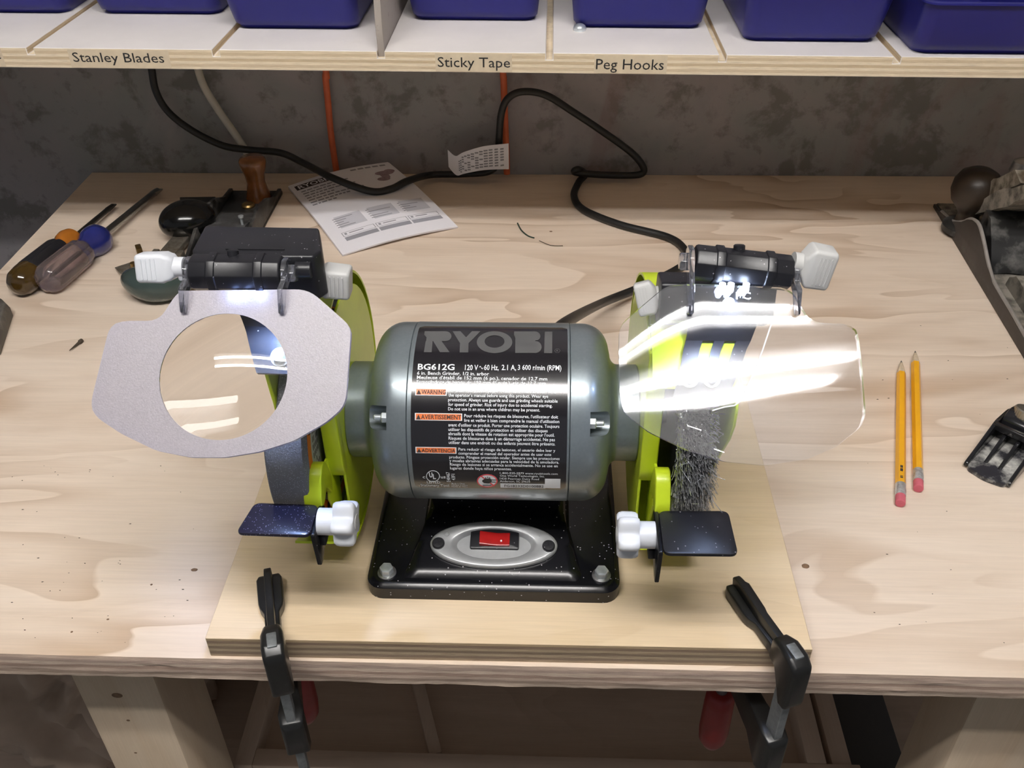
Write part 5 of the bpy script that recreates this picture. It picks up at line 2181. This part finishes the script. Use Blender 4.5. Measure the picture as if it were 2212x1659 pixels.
# ================================================================== CLAMPS
def clamp(head_px, tip_px, hz_, lab, handle_px, zs, zh):
    H, T = at(*head_px, z=hz_), at(*tip_px, z=hz_ - .006)
    d = V((T[0] - H[0], T[1] - H[1], 0))
    La = d.length
    d.normalize()
    S0 = at(*handle_px, y=H[1] + .062)
    d2 = V((S0[0] - H[0], S0[1] - H[1], 0))
    L2 = d2.length
    d2.normalize()

    def fr_m(dd):
        return Matrix(((dd[0], dd[1], 0, H[0]), (dd[1], -dd[0], 0, H[1]), (0, 0, 1, 0), (0, 0, 0, 1)))
    CM, DM = fr_m(d), fr_m(d2)
    rt = thing('bar_clamp', (H[0], H[1], -.26), lab, 'clamp', 'clamps holding the mounting board')
    # bar
    k = MB()
    k.prism(round_poly([(-.0055, -.0030), (.0055, -.0030), (.0055, .0030), (-.0055, .0030)], .0008), -.27, hz_ + .0030, CM)
    k.build('bar', M_BAR, rt, bevel=.0004)
    # fixed jaw: head block, base flange widening to the pad, central rib
    zb = BT + .0004
    k = MB()
    ring = []
    for u, hw, z0, z1 in ((-.0115, .0052, hz_ - .034, hz_ - .006), (-.0100, .0066, hz_ - .040, hz_ - .001), (-.004, .0072, hz_ - .040, hz_ + .0026), (.0065, .0070, zb, hz_ + .0026), (.015, .0055, zb, hz_ - .001)):
        ring.append([CM @ V((u, v, z)) for v, z in ((-hw, z0), (hw, z0), (hw, z1 - .002), (hw * .72, z1), (-hw * .72, z1), (-hw, z1 - .002))])
    k.loft(ring)
    k.build('fixed_jaw_head', M_CLAMP, rt, bevel=.0014, seg=3, angle=50)
    k = MB()
    ring = []
    for u, hw, z0, z1 in ((.010, .0046, zb, hz_ - .008), (La * .50, .0048, zb, hz_ - .010), (La * .58, .0072, zb, hz_ - .010), (La * .64, .0080, zb, hz_ - .010), (La - .004, .0082, zb, hz_ - .0090), (La, .0068, zb + .002, hz_ - .010)):
        ring.append([CM @ V((u, v, z)) for v, z in ((-hw, z0), (hw, z0), (hw, z1), (-hw, z1))])
    k.loft(ring)
    k.build('fixed_jaw', M_CLAMP, rt, bevel=.0010, seg=2, angle=50)
    k = MB()
    k.prism(round_poly([(.006, hz_ - .014), (La - .001, hz_ - .014), (La + .001, hz_ - .004), (La - .006, hz_ - .002), (La * .55, hz_ - .002), (.008, hz_ - .0010)], .002), -.0024, .0024, CM @ XZ)
    k.build('jaw_rib', M_CLAMP, rt, bevel=.0008)
    # sliding jaw under the bench
    k = MB()
    ring = []
    za = min(zs + .010, BZ - .004)
    for u, hw, z0, z1 in ((-.0090, .0052, zs - .022, zs + .004), (-.0070, .0074, zs - .026, zs + .008), (.001, .0084, zs - .028, zs + .010), (.006, .0076, zs - .026, za), (.020, .0056, zs - .018, za), (L2 * .85, .0056, zs - .008, za), (L2 + .008, .0068, zs - .008, za)):
        ring.append([DM @ V((u, v, z)) for v, z in ((-hw, z0), (hw, z0), (hw, z1 - .001), (hw * .7, z1), (-hw * .7, z1), (-hw, z1 - .001))])
    k.loft(ring)
    k.build('sliding_jaw', M_CLAMP, rt, bevel=.0012, seg=3, angle=50)
    # spindle with red handle
    k = MB()
    k.lathe([(.0042, zh), (.0042, BZ - .0035), (.0085, BZ - .0030), (.0085, BZ - .0004)], Matrix.Translation((S0[0], S0[1], 0)), 20)
    k.build('spindle', M_DSTEEL, rt)
    k = MB()
    zz = zh + .068
    k.lathe([(.0080, zz), (.0104, zz - .004), (.0108, zz - .014), (.0112, zz - .046), (.0102, zz - .058), (.0066, zz - .066), (.001, zz - .068)], Matrix.Translation((S0[0], S0[1], 0)), 28)
    k.build('screw_handle', M_REDH, rt, angle=60)


clamp((588, 1388), (578, 1232), .036, 'black bar clamp on the left front edge of the mounting board', (658, 1530), -.046, -.137)
clamp((1716, 1412), (1590, 1250), .036, 'black bar clamp on the right front corner of the mounting board', (1548, 1545), -.052, -.157)

# ================================================================== SMALL LEFTOVERS
# heel of an iron plane at the left border
q = [at(*p, z=0.) for p in ((-60, 672), (18, 672), (29, 683), (2, 768), (-40, 768))]
k = MB()
k.loft([[(p[0], p[1], 0) for p in q], [(p[0], p[1], .010) for p in q], [(p[0] - .002, p[1] - .001, .016) for p in q]])
o = k.build('iron_block', dusty('worn_grey_iron', (.10, .095, .085, 1), (.27, .25, .22, 1), .45, 60, .5, metal=.4, seed=7.), bevel=.0012)
tag(o, 'worn grey iron block cut off by the left border', 'iron block')
a, b = at(150, 757, z=.002), at(177, 735, z=.002)
k = MB()
k.tube([a, a + (b - a) * .5, a + (b - a) * .78, a + (b - a) * .82, b], [.0003, .0010, .0014, .0021, .0020], 10)
tag(k.build('wood_screw', M_CHIP), 'tiny dark screw lying alone on the bench at left', 'screw')
k = MB()
k.tube(spline([at(1118, 482, z=.001), at(1126, 497, z=.001), at(1140, 509, z=.001), at(1154, 514, z=.001)], 5), .0008, 6)
tag(k.build('thread_scrap', plain('dark_green_thread', (.03, .05, .035, 1), .8)), 'thin curved dark scrap of thread behind the motor', 'thread')
k = MB()
k.tube(spline([at(1165, 520, z=.0008), at(1190, 530, z=.0008), at(1216, 531, z=.0008)], 4), .0004, 6)
tag(k.build('wood_sliver', M_CHIP), 'fine dark sliver on the bench behind the motor', 'sliver')

# fine wood crumbs scattered over the bench
random.seed(44)
k = MB()
for i in range(70):
    px, py = (random.uniform(20, 420), random.uniform(1000, 1400)) if i < 46 else (random.uniform(1780, 2200), random.uniform(700, 1400))
    p = at(px, py, z=0)
    r_ = random.uniform(.0003, .0008)
    a0 = random.random() * 3
    k.add([(p[0] + r_ * (1.6 if q % 2 else .8) * math.cos(a0 + q * PI / 2), p[1] + r_ * .7 * math.sin(a0 + q * PI / 2), .00005) for q in range(4)] + [(p[0], p[1], r_ * .7)], [(0, 1, 4), (1, 2, 4), (2, 3, 4), (3, 0, 4)])
tag(k.build('wood_crumbs', M_CHIP), 'fine dark crumbs scattered over the bench top', 'crumbs', kind='stuff')
